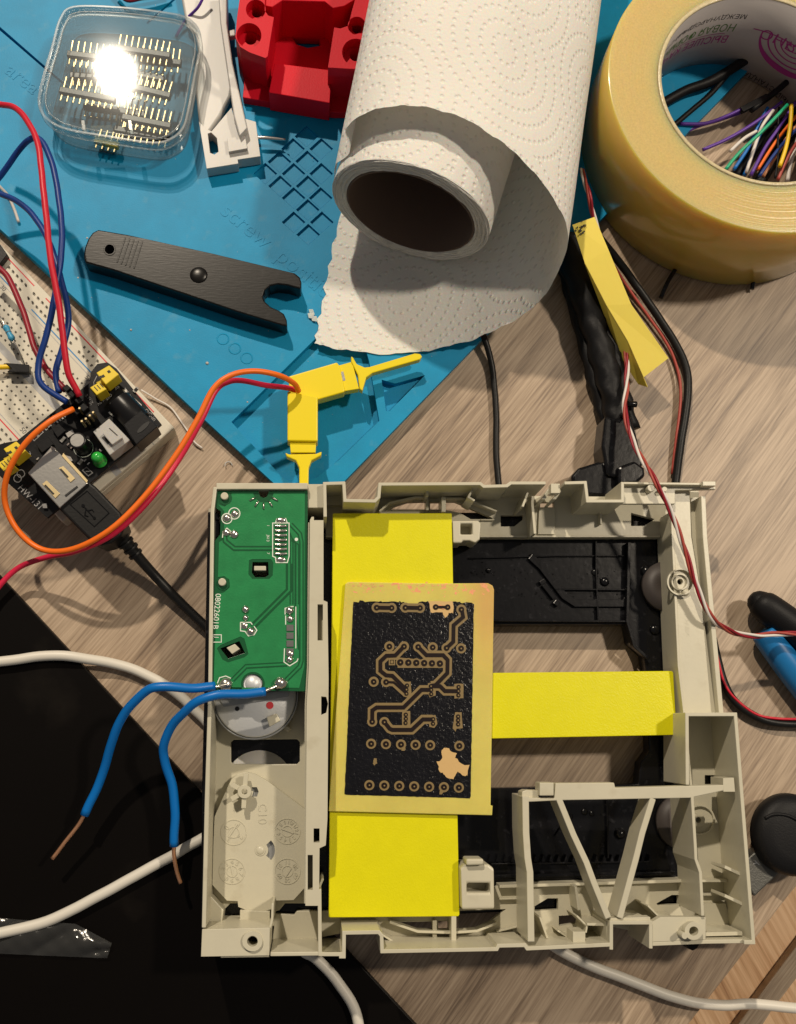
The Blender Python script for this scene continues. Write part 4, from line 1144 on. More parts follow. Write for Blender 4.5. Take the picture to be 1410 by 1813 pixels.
b.build('front_step', 'red_print', rb, bevel=0.03)
b = MB()
b.px([(440, -40), (720, -40), (700, 200), (590, 198), (430, 172), (432, 150)], 0.95, MT + 0.02, holes=[[(518, 66), (524, 55), (536, 49), (552, 52), (564, 63), (568, 80), (545, 84), (526, 78)]])
b.build('base', 'red_print', rb, bevel=0.03)
b = MB(); b.px([(430, -70), (720, -70), (720, -8), (640, -8), (610, 10), (590, 14), (575, 2), (500, 0), (482, 12), (462, 8), (430, -10)], 3.1, MT + 0.04)
b.build('back_wall', 'red_print', rb, bevel=0.03)

# ================================================================== KITCHEN ROLL
kr = thing('kitchen_roll', 800, 250, MT, 'nearly finished roll of white embossed kitchen paper with its loose end hanging open', 'kitchen roll')
AX = Vector((math.sin(math.radians(9.5)), math.cos(math.radians(9.5)), 0.0))
LEN = 23.0; D17 = math.radians(17)
edge = [(556, 608, .53), (590, 616, .53), (640, 624, .54), (690, 627, .56), (760, 620, .72), (812, 608, 0.95), (850, 596, 1.25), (905, 570, 1.8), (945, 543, 2.35), (972, 512, 2.9), (990, 478, 3.5), (1003, 445, 4.2), (1006, 415, 4.8), (997, 382, 5.4), (975, 345, 6.0), (940, 300, 6.6), (900, 262, 7.1), (860, 232, 7.5), (815, 207, 7.7), (770, 192, 7.8), (725, 186, 7.75), (680, 188, 7.5), (640, 203, 7.0), (612, 228, 6.3), (594, 262, 5.4), (584, 300, 4.5), (583, 340, 3.6)]
_rc = P(727, 377, 3.72); _lf = Vector((-math.cos(D17), math.sin(D17), 0))
tail = [_rc + _lf * 3.22 * math.cos(a) + Vector((0, 0, 1)) * 3.22 * math.sin(a) + AX * k for a, k in ((0.62, .5), (0.25, .55), (-0.15, .6))]
cur = catmull([P(*e) for e in edge[:-3]] + tail, 6)
b = MB(); uvs = []; NL = 60; s = 0.0
vs = []
re = random.Random(5)
for i, p in enumerate(cur):
    if i: s += (p - cur[i - 1]).length
    off = 0.035 * math.sin(s * 5.1) * math.sin(s * 1.7) + re.uniform(-0.02, 0.02)
    for k in range(NL):
        t = LEN * (k / (NL - 1)) ** 1.25
        w = p + AX * (t + (off if k == 0 else 0))
        h = max(0.0, min(1.0, (w.z - 0.6) / 2))
        w = w + Vector((0, 0, 0.05 * math.sin(t * 0.9 + s * 0.5) * h))
        if i == 0: w += Vector((0.07 * math.sin(k * 2.3) + re.uniform(-.04, .04), 0, 0))
        if w.z < 0.545: w.z = 0.545 + 0.03 * (0.5 + 0.5 * math.sin(t * 1.3 + s * 1.1)) * min(1, s)
        vs.append(w); uvs.append((s, t))
f = [(i * NL + k, i * NL + k + 1, (i + 1) * NL + k + 1, (i + 1) * NL + k) for i in range(len(cur) - 1) for k in range(NL - 1)]
b.add(vs, f, 0, True); b.UV = uvs
b.build('loose_sheet', 'kitchen_paper', kr)
rc = P(727, 377, 3.72)
AXL = AX; AX = Vector((math.sin(math.radians(17)), math.cos(math.radians(17)), 0.0)); LEN = 19.0
R0, RC = 3.15, 2.55
b = MB(); N = 120; vs = []; uvs = []
for j in range(N + 1):
    a = 2 * math.pi * j / N
    sx_ = Vector((AX.y, -AX.x, 0)) * math.cos(a) + Vector((0, 0, 1)) * math.sin(a)
    for k in range(30):
        t = LEN * k / 29
        vs.append(rc + sx_ * (R0 + (0.01 * math.sin(9 * a) + 0.008 * math.sin(23 * a)) * (1 if k else 0.6)) + AX * t); uvs.append((a * R0 + 40, t))
b.add(vs, [(j * 30 + k, j * 30 + k + 1, (j + 1) * 30 + k + 1, (j + 1) * 30 + k) for j in range(N) for k in range(29)], 0, True); b.UV = uvs
b.build('wound_paper', 'kitchen_paper', kr)
b = MB(); prof = [(R0 + .004, 0.03)]; rr_ = R0 - .01
while rr_ > RC + .03:
    hh = re.uniform(-0.05, 0.0); prof += [(rr_, hh), (rr_ - .022, hh + re.uniform(-.01, .01)), (rr_ - .028, hh + .05)]; rr_ -= .036
prof.append((RC, .03))
b.lathe(prof, rc, AX, n=140, closed=False, smooth=False)
for i_, v_ in enumerate(b.V):
    d_ = Vector(v_) - rc; a_ = math.atan2(d_.z, d_.x)
    b.V[i_] = tuple(Vector(v_) + AX * 0.02 * math.sin(7 * a_ + d_.length * 40) + AX * 0.012 * math.sin(23 * a_ + d_.length * 90))
b.build('wound_edge', 'tissue_edge', kr)
b = MB(); b.lathe([(RC + .02, -0.03), (RC - 0.06, -0.04), (RC - 0.06, LEN), (RC + .02, LEN)], rc, AX, n=96)
b.build('cardboard_core', 'cardboard', kr)
b = MB()
for (x, y) in ((549, 556), (553, 568), (547, 563)):
    c = P(x, y, 0.56); b.add([c + Vector((0, 0, .02)), c + Vector((.12 * re.random() + .1, .16, .12)), c + Vector((.2, -.04, .05)), c + Vector((-.05, .2, .03))], [(0, 1, 2), (0, 1, 3)])
o = b.build('torn_flake', 'kitchen_paper', kr, solid=0.01)

# ================================================================== PACKING TAPE
tp = thing('tape_roll', 1320, 215, 0.1, 'large roll of yellowish clear packing tape with a printed white core', 'tape roll')
TC = Vector((17.57, 25.22, 0.0)); RI, RO, TH = 4.23, 6.42, 4.57
b = MB()
prof = [(RI + .16, .12), (RO - .03, .12), (RO, .15), (RO, TH - .04)]; rt = random.Random(9)
mm_ = [1, 1, 0, 0]; rr_ = RO - .04
while rr_ > RI + .2:
    prof.append((rr_, TH + rt.uniform(-.004, .004))); mm_.append(1); rr_ -= rt.uniform(.012, .035)
prof.append((RI + .16, TH)); mm_.append(1)
b.lathe(prof, TC, n=160, mis=mm_, smooth=True)
b.build('wound_tape', ['tape_side', 'tape_face'], tp)
b = MB(); b.lathe([(RI + .005, TH - .03), (RI + .17, TH - .01), (RI + .165, TH + .035), (RI + .02, TH + .02)], TC, n=160)
b.build('glued_edge', 'tape_inner_edge', tp)
b = MB(); b.lathe([(RI, .1), (RI + .158, .1), (RI + .158, TH - .03), (RI, TH - .03)], TC, n=160)
core = b.build('core', 'core_paper', tp)
def on_core(th0, z0):
    # upside-down lettering, reading anticlockwise round the inside
    def fn(u, v):
        th = th0 + u / RI; r = RI - 0.012
        return Vector((TC.x + r * math.cos(th), TC.y + r * math.sin(th), z0 - v))
    return fn
D = math.radians
b = MB()
for off in (0, 128, -128):
    a0 = D(78 + off)
    b.text('\u0410\u041b\u042c\u042f\u041d\u0421', None, 0.72, fn=on_core(a0 - 3.55 / RI, 3.02), mi=0, sx=1.12)
    fnr = on_core(a0, 0)
    def lin(pts, w):
        L = []; 
        for i, (u, v) in enumerate(pts):
            a = pts[max(0, i - 1)]; c = pts[min(len(pts) - 1, i + 1)]; d = Vector((c[0] - a[0], c[1] - a[1])).normalized(); n = Vector((-d.y, d.x))
            ww = w if not callable(w) else w(i / (len(pts) - 1))
            L.append((Vector((u, v)) + n * ww / 2, Vector((u, v)) - n * ww / 2))
        vv = [fnr(*p) for ab in L for p in ab]
        b.add(vv, [(2 * i, 2 * i + 1, 2 * i + 3, 2 * i + 2) for i in range(len(pts) - 1)])
    cxu = -1.75
    lin([(u / 10, -2.90) for u in range(-36, 3)], 0.05)
    for rr_, w in ((1.45, lambda t: .06 + .26 * math.sin(math.pi * t) ** 2), (1.12, .07), (.85, .06), (.6, .06), (.35, .05)):
        lin([(cxu + rr_ * 1.05 * math.cos(a), -2.90 + rr_ * math.sin(a)) for a in [math.pi * k / 24 for k in range(25)]], w)
    b.text('\u0412\u042b\u0421\u0428\u0415\u0415 \u041a\u0410\u0427\u0415\u0421\u0422\u0412\u041e', None, 0.62, fn=on_core(a0 + 1.0 / RI, 2.35), mi=0, sx=0.8)
    fnr = on_core(a0 + 1.0 / RI, 2.35); lin([(u / 10, -0.0 - 0.62 + 1.13 - 0.60) for u in range(0, 2)], 0.001)
    fnr = on_core(a0 + 1.0 / RI, 2.45); lin([(.3 + u / 10, -0.03) for u in range(0, 42)], 0.03)
    b.text('\u041d\u041e\u0412\u0410\u042f \u0424\u041e\u0420\u041c\u0423\u041b\u0410', None, 0.62, fn=on_core(a0 + 0.95 / RI, 3.05), mi=1, sx=0.8)
    b.text('\u041c\u0415\u0416\u0414\u0423\u041d\u0410\u0420\u041e\u0414\u041d\u042b\u0419 \u0421\u0422\u0410\u041d\u0414\u0410\u0420\u0422', None, 0.36, fn=on_core(a0 + 0.75 / RI, 3.62), mi=2)
    b.text('\u041c\u0415\u0416\u0414\u0423\u041d\u0410\u0420\u041e\u0414\u041d\u042b\u0419 \u0421\u0422\u0410\u041d\u0414\u0410\u0420\u0422 \u041a\u0410\u0427\u0415\u0421\u0422\u0412\u0410 ISO 9001', None, 0.38, fn=on_core(a0 - 6.0 / RI, 0.45), mi=2)
b.build('core_print', ['ink_purple', 'ink_green', 'ink_black'], core, merge=False)

# ================================================================== JUMPER WIRES INSIDE THE TAPE ROLL
def jumper(mt, lab, pts, r=0.075, con=None, cat='jumper wire', grp='jumper wires lying inside the tape roll', name='jumper_wire'):
    t = thing(name, pts[0][0], pts[0][1], min(p[2] for p in pts), lab, cat, grp)
    m = MB(); m.tpx(pts, r); m.build('insulation', mt, t)
    if con:
        for (a, c) in con:
            A, C_ = P(*a), P(*c); d = (C_ - A); L = d.length; U = Vector((d.x, d.y)).normalized()
            m = MB(); m.obox(((A + C_) / 2).xy, U, (-U.y, U.x), L, 0.25, (A.z + C_.z) / 2 + .125, (A.z + C_.z) / 2 - .125); m.build('connector', 'module_black', t, bevel=0.02)
    return t
jumper('wire_purple', 'purple wire ending in a black connector, uppermost inside the tape roll', [(1205, 219, .6), (1250, 218, .7), (1290, 204, .9), (1318, 190, 1.0)], con=[((1312, 196, 1.0), (1358, 172, 1.0))])
jumper('wire_purple', 'purple wire just below the one with the connector, inside the tape roll', [(1212, 234, .4), (1240, 222, .45), (1275, 212, .5), (1320, 196, .55)])
jumper('wire_purple', 'long purple wire crossing the middle of the tape roll opening', [(1245, 265, .7), (1290, 245, .8), (1340, 215, .95), (1385, 180, 1.1)])
jumper('wire_green', 'green wire inside the tape roll', [(1285, 300, 1.1), (1310, 270, 1.2), (1350, 232, 1.4), (1395, 185, 1.5)])
jumper('wire_white', 'short white wire left of the green one inside the tape roll', [(1293, 268, .8), (1318, 245, .85), (1340, 232, .9)])
jumper('wire_white', 'white wire crossing above the green one inside the tape roll', [(1322, 305, .7), (1340, 250, .9), (1352, 220, 1.0), (1370, 195, 1.1)])
jumper('wire_blue', 'blue wire beside the green one inside the tape roll', [(1300, 300, .6), (1325, 262, .7), (1342, 225, .8), (1360, 190, .9)])
jumper('wire_blue', 'second blue wire, between the white and purple wires in the tape roll', [(1318, 310, .5), (1330, 280, .6), (1345, 240, .6), (1365, 205, .7)])
jumper('wire_purple', 'steep purple wire left of the orange one inside the tape roll', [(1330, 310, .9), (1355, 262, 1.0), (1380, 225, 1.1), (1410, 180, 1.2)])
jumper('wire_orange', 'orange wire inside the tape roll', [(1342, 300, .8), (1362, 268, .85), (1385, 235, .9), (1415, 200, .9)])
jumper('wire_navy', 'dark blue wire right of the orange one inside the tape roll', [(1345, 312, .9), (1370, 275, .95), (1395, 245, .95), (1420, 220, 1.0)])
jumper('wire_peach', 'pale orange wire near the yellow one inside the tape roll', [(1352, 312, .6), (1378, 270, .7), (1400, 235, .7), (1425, 205, .7)])
jumper('wire_yellow', 'yellow wire inside the tape roll', [(1381, 295, 1.2), (1393, 258, 1.3), (1400, 220, 1.35), (1402, 185, 1.35)], r=.09)
jumper('black_soft', 'thin black wire left of the yellow one inside the tape roll', [(1373, 315, .9), (1378, 280, .95), (1378, 240, 1.0), (1380, 190, 1.0)], r=.05)
jumper('wire_white', 'white wire at the lower right of the tape roll opening', [(1395, 320, .8), (1400, 290, .8), (1412, 250, .8), (1425, 205, .8)], r=.09)
jumper('wire_brown_red', 'brown wire at the lower right of the tape roll opening', [(1378, 318, 1.0), (1390, 290, 1.1), (1405, 262, 1.2), (1425, 235, 1.2)])
jumper('black_soft', 'thick black cable across the mat inside the tape roll', [(1170, 185, .75), (1215, 160, .8), (1262, 142, .9), (1330, 100, .9)], r=.22)
jumper('black_soft', 'black wire below the thick cable inside the tape roll', [(1190, 225, .6), (1225, 195, .65), (1260, 165, .7), (1290, 130, .7)], r=.12)
jumper('black_soft', 'black connector lead running up to the right inside the tape roll', [(1330, 195, .9), (1370, 165, 1.0), (1400, 140, 1.1), (1440, 110, 1.1)], r=.14)
jumper('black_soft', 'black lead behind the wire bundle inside the tape roll', [(1300, 315, .25), (1340, 262, .3), (1390, 215, .35), (1450, 160, .4)], r=.24)
jumper('black_soft', 'lowest black lead under the wire bundle inside the tape roll', [(1340, 330, .3), (1375, 275, .3), (1410, 225, .35), (1460, 180, .4)], r=.28)

# ================================================================== TAG, BLACK PROBE AND CABLES AT THE RIGHT
yt = thing('yellow_tag', 1090, 530, 0.1, 'yellow folded paper tag with black marks, propped over the black lever', 'paper tag')
def sheet3(pts, f, mt, name, par, solid=0.03, label=None):
    m = MB(); m.add([P(*p) for p in pts], f); return m.build(name, mt, par, solid=solid, label=label)
sheet3([(1014, 398, 2.6), (1053, 384, 2.7), (1078, 443, 2.6), (1036, 466, 2.4), (1118, 539, 2.2), (1074, 540, 2.1), (1184, 634, 1.7), (1112, 604, 1.8), (1140, 668, 1.5)],
       [(0, 1, 2, 3), (3, 2, 4, 5), (5, 4, 6, 7), (7, 6, 8)], 'yellow_paper', 'upper_face', yt)
sheet3([(1036, 466, 2.38), (1074, 540, 2.08), (1112, 604, 1.78), (1140, 668, 1.48), (1147, 685, 1.2), (1131, 680, 0.9), (1104, 640, 1.0), (1085, 595, 1.1), (1050, 500, 1.5)],
       [(0, 1, 7, 8), (1, 2, 6, 7), (2, 3, 5, 6), (3, 4, 5)], 'yellow_paper', 'folded_flap', yt)
b = MB()
for k in range(26):
    x, y = rnd.gauss(1026, 5), rnd.gauss(408, 7)
    zz = 2.62 + (x - 1026) * .003 - (y - 408) * .001
    b.disc(x, y, rnd.uniform(.5, 2.0), zz + .05, zz + 0.03, n=6, ry=rnd.uniform(.5, 2.5))
b.build('ink_marks', 'ink_black', yt)

pr = thing('black_lever', 1070, 640, 0.05, 'black matte lever with a clamp foot, leaning between kitchen roll and yellow tag', 'black tool')
b = MB()
b.tpx([(1004, 420, 1.0), (1018, 470, 1.0), (1030, 510, 1.05), (1048, 560, .95), (1058, 600, 1.0), (1070, 640, .9), (1082, 690, 1.0), (1092, 735, .9), (1098, 790, .9), (1105, 830, .9)], [.50, .62, .56, .60, .50, .58, .48, .52, .44, .5], n=14)
b.tpx([(1030, 400, 1.2), (1052, 470, 1.1), (1072, 560, .9), (1090, 630, .9), (1106, 700, .9), (1120, 760, .8)], [.30, .36, .28, .33, .26, .3], n=12)
b.tpx([(1000, 470, .5), (1030, 590, .5), (1055, 680, .5), (1078, 770, .5)], [.34, .28, .3, .22], n=12)
for i_, v_ in enumerate(b.V):
    b.V[i_] = (v_[0] + .05 * math.sin(v_[1] * 5.1 + v_[2] * 4), v_[1], v_[2] + .05 * math.sin(v_[1] * 7.7 + v_[0] * 6))
b.build('shaft', 'black_soft', pr)
b = MB()
b.px([(1072, 735), (1085, 740), (1118, 735), (1128, 770), (1140, 820), (1128, 850), (1075, 842), (1066, 790)], 1.5, .2)
b.px([(1012, 842), (1025, 828), (1060, 817), (1090, 820), (1098, 850), (1085, 880), (1035, 876), (1015, 858)], 1.3, .2)
b.px([(1095, 826), (1125, 815), (1142, 828), (1144, 842), (1128, 856), (1095, 858)], 1.7, .3)
b.build('clamp_foot', 'black_plastic', pr, bevel=0.12, seg=3)
b = MB(); b.tpx([(1110, 715, 1.4), (1128, 716, 1.4)], .13); b.tpx([(1100, 735, 1.3), (1110, 736, 1.9)], .1); b.build('side_knob', 'black_plastic', pr, bevel=.03)

def cable(name, mt, r, pts, lab, cat='cable', grp=None, n=14):
    m = MB(); m.tpx(pts, r, n=n, wob=0.010)
    return tag(m.build(name, mt), lab, cat, grp)
cable('twin_cable', 'black_rubber', 0.17, [(1046, 400, 1.6), (1085, 450, 1.0), (1120, 495, .6), (1165, 560, .4), (1200, 615, .35), (1217, 660, .35), (1216, 720, .35), (1205, 790, .3), (1197, 850, .2), (1196, 900, .2)], 'black cable curving from the yellow tag down behind the frame', grp='right-hand leads')
cable('red_lead', 'wire_brown_red', 0.06, [(1060, 430, 1.2), (1105, 498, .5), (1145, 555, .35), (1185, 615, .3), (1203, 665, .3), (1205, 710, .3), (1199, 770, .25), (1190, 840, .15)], 'thin red wire running along the inside of the curved black cable', 'wire', 'right-hand leads')
cable('twin_cable', 'black_rubber', 0.16, [(1262, 1130, .2), (1280, 1200, .25), (1300, 1240, .3), (1340, 1270, .3), (1380, 1281, .3), (1450, 1282, .3)], 'black cable leaving the frame at the right edge beside a red wire', grp='right-hand leads')
cable('red_lead', 'wire_red', 0.05, [(1268, 1150, .4), (1283, 1210, .45), (1305, 1240, .45), (1340, 1264, .45), (1380, 1273, .45), (1450, 1273, .45)], 'thin red wire lying along the black cable at the right edge', 'wire', 'right-hand leads')
cable('thin_cable', 'black_rubber', 0.13, [(845, 560, .6), (858, 600, .5), (872, 650, .25), (878, 720, .2), (879, 800, .2), (884, 870, .2), (886, 900, .2)], 'thin black cable coming out from under the kitchen paper to the frame')
cable('tie_end', 'black_plastic', 0.09, [(1200, 470, .3), (1182, 500, .3), (1171, 527, .2)], 'short black strap end poking out under the tape roll, at its left', 'strap end', 'strap ends under the tape roll')
cable('tie_end', 'black_plastic', 0.09, [(1335, 490, .3), (1332, 512, .2)], 'tiny black strap end poking out under the tape roll, at its right', 'strap end', 'strap ends under the tape roll')
# twisted pair
base = catmull([P(*p) for p in [(1030, 300, 2.3), (1043, 345, 2.6), (1052, 385, 2.2), (1085, 500, 1.2), (1108, 615, 1.3), (1110, 680, 1.7), (1107, 730, 2.0), (1125, 790, 2.6), (1160, 850, 3.6), (1190, 910, 3.5), (1215, 980, 3.3), (1235, 1040, 3.2), (1262, 1095, 3.0), (1300, 1120, 2.2), (1340, 1126, 1.9), (1380, 1122, 1.9), (1450, 1124, 1.9)]], 14)
tw = thing('twisted_pair', 1300, 1120, 0, 'thin red and white wires twisted together, crossing the right side of the frame', 'twisted wires')
for nm, mt, ph in (('red_strand', 'wire_brown_red', 0.0), ('white_strand', 'wire_white', 2.1), ('dark_strand', 'wire_dark_red', 4.2)):
    pts = []; s_ = 0
    for i, p in enumerate(base):
        if i: s_ += (p - base[i - 1]).length
        t = (base[min(i + 1, len(base) - 1)] - base[max(0, i - 1)]).normalized(); a = Vector((0, 0, 1)).cross(t).normalized(); c = t.cross(a)
        w = ph + s_ * 1.9
        pts.append(p + (a * math.cos(w) + c * math.sin(w)) * 0.062)
    m = MB(); m.tube(pts, 0.055, n=8, curve=0); m.build(nm, mt, tw)

# pliers and knob at the right border
pl = thing('pliers', 1390, 1130, 0, 'pliers with one black rounded grip and one blue grip, at the right border', 'pliers')
b = MB(); b.tpx([(1340, 1062, .9), (1352, 1072, .95), (1380, 1092, 1.0), (1420, 1122, 1.05), (1470, 1160, 1.1)], [.42, .60, .64, .66, .68], n=22)
b.dome(1345, 1066, 27, .9, .0, n=10) if False else None
c0 = P(1344, 1066, .9)
b.lathe([(0.0, -0.42), (0.2, -0.38), (0.38, -0.24), (0.5, 0.0), (0.5, .2)], c0, (P(1380, 1092, 1.0) - P(1340, 1062, .9)), n=22, closed=False)
b.build('black_grip', 'black_soft', pl)
b = MB(); b.tpx([(1352, 1118, .75), (1364, 1134, .75), (1390, 1170, .75), (1420, 1210, .75), (1470, 1275, .75)], [.50, .55, .56, .56, .56], n=20)
b.build('blue_grip', 'grip_blue', pl, bevel=.06)

kn = thing('swivel_foot', 1395, 1480, 0, 'black textured round knob on a grey cast metal plate at the right border', 'knob')
b = MB(); c = P(1412, 1480, 1.5)
b.lathe([(0, .02), (.8, .02), (1.15, -.03), (1.36, -.16), (1.46, -.36), (1.47, -.7), (1.3, -1.0), (0, -1.05)], c, n=72, closed=False)
b.build('round_cap', 'black_soft', kn)
b = MB(); b.tpx([(1355, 1449, 1.42), (1372, 1442, 1.5), (1400, 1446, 1.52), (1440, 1470, 1.52)], .06); b.build('cap_ridge', 'black_soft', kn)
b = MB(); b.px([(1344, 1503), (1366, 1528), (1384, 1543), (1337, 1588), (1318, 1560), (1312, 1530)], .75, .05)
b.build('metal_plate', 'cast_metal', kn, bevel=.06)
b = MB(); b.trace([(1334, 1530), (1341, 1528), (1337, 1524)], 2, .77); b.trace([(1341, 1528), (1345, 1532)], 2, .77); b.build('arrow_mark', 'steel', kn)
b = MB(); b.px([(1215, 1672), (1240, 1672), (1236, 1680), (1228, 1684), (1221, 1681)], .8, .1)
tag(b.build('rubber_foot', 'black_soft', bevel=.05), 'small black rubber foot peeking out below the lower right corner of the frame', 'rubber foot')

# ================================================================== WHITE CABLES, FILM
cable('white_cable', 'white_cable', 0.185, [(-60, 1178, .62), (0, 1172, .62), (70, 1162, .62), (130, 1163, .6), (200, 1175, .35), (255, 1193, .3), (300, 1218, .3), (340, 1252, .3), (380, 1300, .3), (450, 1450, .3), (490, 1590, .4), (530, 1675, .6), (560, 1697, .62), (600, 1742, .62), (630, 1790, .62), (640, 1850, .62)], 'thick white cable entering at middle left, passing under the frame and leaving below it', grp='white cables')
cable('white_cable', 'white_cable', 0.185, [(-80, 1668, .60), (0, 1652, .6), (70, 1636, .6), (150, 1600, .6), (230, 1556, .6), (300, 1518, .6), (350, 1490, .6), (450, 1450, .5), (700, 1500, .3), (880, 1590, .3), (960, 1660, .3), (1000, 1688, .3), (1060, 1715, .3), (1130, 1742, .3), (1210, 1771, .3), (1280, 1780, .3), (1350, 1779, .3), (1480, 1795, .3)], 'thick white cable from lower left that comes out again at lower right', grp='white cables')
b = MB(); NX, NY = 50, 18; vs = []
cn = [(-50, 1622), (60, 1628), (132, 1636), (198, 1670), (190, 1697), (100, 1690), (-50, 1687)]
for i in range(NX):
    u = i / (NX - 1)
    t0 = (-50 + 248 * u, 1622 + 14 * min(1, u * 1.35) + max(0, u - .74) * 130); t1 = (-50 + 240 * u, 1687 + 10 * u)
    for k in range(NY):
        w = k / (NY - 1)
        z = .47 + .22 * abs(math.sin(u * 8 + w * 2.8)) * math.sin(math.pi * min(1, w * .8 + .1)) + .035 * abs(math.sin(u * 17 + w * 5)) + .012 * math.sin(u * 41 - w * 11)
        vs.append(P(t0[0] + (t1[0] - t0[0]) * w, t0[1] + (t1[1] - t0[1]) * w, z))
b.add(vs, [(i * NY + k, i * NY + k + 1, (i + 1) * NY + k + 1, (i + 1) * NY + k) for i in range(NX - 1) for k in range(NY - 1)], 0, True)
tag(b.build('clear_tape_piece', 'clear_film'), 'crumpled piece of clear tape under the white cable at lower left', 'tape piece')

# ================================================================== BREADBOARD
ZBB = 0.88
bb = thing('breadboard', 150, 640, 0, 'white solderless breadboard at the left border carrying the black power module', 'breadboard')
BO = P(309, 757, ZBB).xy
BU = (P(0, 431, ZBB).xy - BO).normalized(); BV = Vector((-BU.y, BU.x))
if (BO + BV * 3 - P(86, 917, ZBB).xy).length > (BO - BV * 3 - P(86, 917, ZBB).xy).length: BV = -BV
def B(u, v): return BO + BU * u + BV * v
b = MB()
b.prism([B(0, 0), B(17, 0), B(17, 5.5), B(0, 5.5)], ZBB, 0.01)
b.build('body', 'breadboard_white', bb, bevel=0.06)
b = MB(); b.ribbon([B(0.0, 2.75), B(17, 2.75)], 0.28, ZBB + 0.003, ZBB - .01)
b.ribbon([B(0.0, 1.02), B(17, 1.02)], 0.03, ZBB + 0.003, ZBB - .01); b.ribbon([B(0.0, 4.48), B(17, 4.48)], 0.03, ZBB + 0.003, ZBB - .01)
b.build('centre_groove', 'white_plastic', bb)
b = MB()
for v, mi in ((.17, 0), (.88, 1), (4.62, 0), (5.33, 1)):
    for u0, u1 in ((1.0, 7.4), (8.1, 16)): b.ribbon([B(u0, v), B(u1, v)], 0.045, ZBB + .006, ZBB - .01, mi=mi)
for n_, u in (('60', 1.2), ('50', 3.74), ('40', 6.28), ('30', 8.82), ('20', 11.36)):
    for v in (1.2, 4.35):
        b.text(n_, Vector((*B(u, v), ZBB + .006)), 0.26, ux=-BU, uy=-BV, mi=2, align='CENTER')
b.build('printed_lines', ['ink_red', 'ink_blue', 'ink_grey'], bb)
b = MB()
def hole(u, v): b.obox(B(u, v), BU, BV, .062, .062, ZBB + .005, ZBB - .02)
for k in range(62):
    u = .45 + k * .254
    for j in range(5): hole(u, 1.42 + j * .254); hole(u, 3.07 + j * .254)
for g in range(11):
    for k in range(5):
        for v in (.38, .66, 4.82, 5.10): hole(.75 + g * 1.52 + k * .254, v)
b.build('contact_holes', 'hole_dark', bb)
b = MB(); b.ribbon([B(-.02, 1.4), B(-.02, 4.4)], .02, .6, .1); b.obox(B(-.1, 4.9), BU, BV, .25, .45, .8, .1); b.build('joining_tab', 'breadboard_white', bb, bevel=.03)

# ================================================================== POWER MODULE
ZM = 1.95
pm = thing('power_module', 150, 780, ZBB, 'black breadboard power module with USB socket, jack and yellow jumpers', 'power module')
def m6(x, y): return (x / 3.525, y / 3.525 + 620)
def M6(*a): return [m6(*p) for p in a]
b = MB()
b.px([(160, 676), (160, 660), (172, 644), (190, 641), (206, 652), (286, 751), (84, 917), (0, 843), (-22, 825), (-22, 792), (12, 783), (30, 780)], ZM, ZM - .16)
mb_ = b.build('module_board', 'module_black', pm, bevel=.012)
b = MB(); b.px([(165, 655), (190, 647), (196, 668), (170, 678)], ZM - .17, ZBB + .01)
b.px([(0, 800), (30, 790), (35, 812), (0, 825)], ZM - .17, ZBB + .01); b.build('pin_base', 'module_black', pm)
zc = ZM + .01
b = MB()
def pxb(pts, z1, z0=ZM + .002, **k): b.px(M6(*pts), z1, z0, **k)
pxb([(172, 765), (322, 598), (345, 612), (548, 830), (372, 985)], 2.75)
pxb([(320, 596), (352, 622), (345, 632), (312, 606)], 2.85)
usb = b.build('usb_socket', 'steel', pm, bevel=.03)
b = MB()
pxb([(365, 735), (395, 722), (470, 800), (440, 825)], 2.775, 2.751); pxb([(262, 835), (290, 812), (375, 895), (345, 925)], 2.775, 2.751)
pxb([(395, 640), (548, 812), (540, 830), (385, 660)], 2.78, 2.751)
b.build('spring_contacts', 'gold_pin', usb, bevel=.01)
b = MB()
for p in ([(372, 742), (382, 738), (430, 790), (420, 796)], [(275, 845), (285, 838), (340, 895), (330, 902)], [(402, 905), (480, 845), (486, 852), (410, 912)]):
    b.px(M6(*p), 2.785, 2.77)
b.build('socket_slots', 'ink_black', usb)
# DC jack
b = MB()
b.tube([P(*m6(742, 320), 2.35), P(*m6(868, 452), 2.35)], .50, n=28)
pxb([(742, 235), (790, 270), (700, 350), (672, 330)], 2.3)
pxb([(770, 465), (880, 372), (985, 475), (850, 590)], 2.95)
jk = b.build('dc_jack', 'module_black', pm, bevel=.03)
b = MB(); b.px([m6(*p) for p in [(895 + 42 * math.cos(t) * .9 - 10 * math.sin(t), 480 - 25 * math.cos(t) + 26 * math.sin(t)) for t in [k * .35 for k in range(18)]]], 2.965, 2.951)
b.build('jack_opening', 'ink_black', jk)
b = MB(); pxb([(790, 245), (800, 275), (775, 268), (765, 245)], 2.2); pxb([(840, 300), (885, 340), (880, 360), (835, 315)], 2.25); b.build('jack_tabs', 'steel', jk)
# push switch
b = MB(); pxb([(580, 508), (680, 425), (812, 560), (685, 655)], 2.75); sw = b.build('push_switch', 'white_plastic', pm, bevel=.03)
b = MB(); pxb([(640, 520), (700, 470), (765, 545), (700, 590)], 3.0, 2.751); b.build('switch_button', 'white_plastic', sw, bevel=.03)
b = MB(); pxb([(635, 545), (650, 535), (685, 575), (670, 585)], 2.77, 2.751); pxb([(680, 488), (684, 484), (735, 530), (731, 534)], 3.01, 2.99); b.build('switch_slot', 'ink_black', sw)
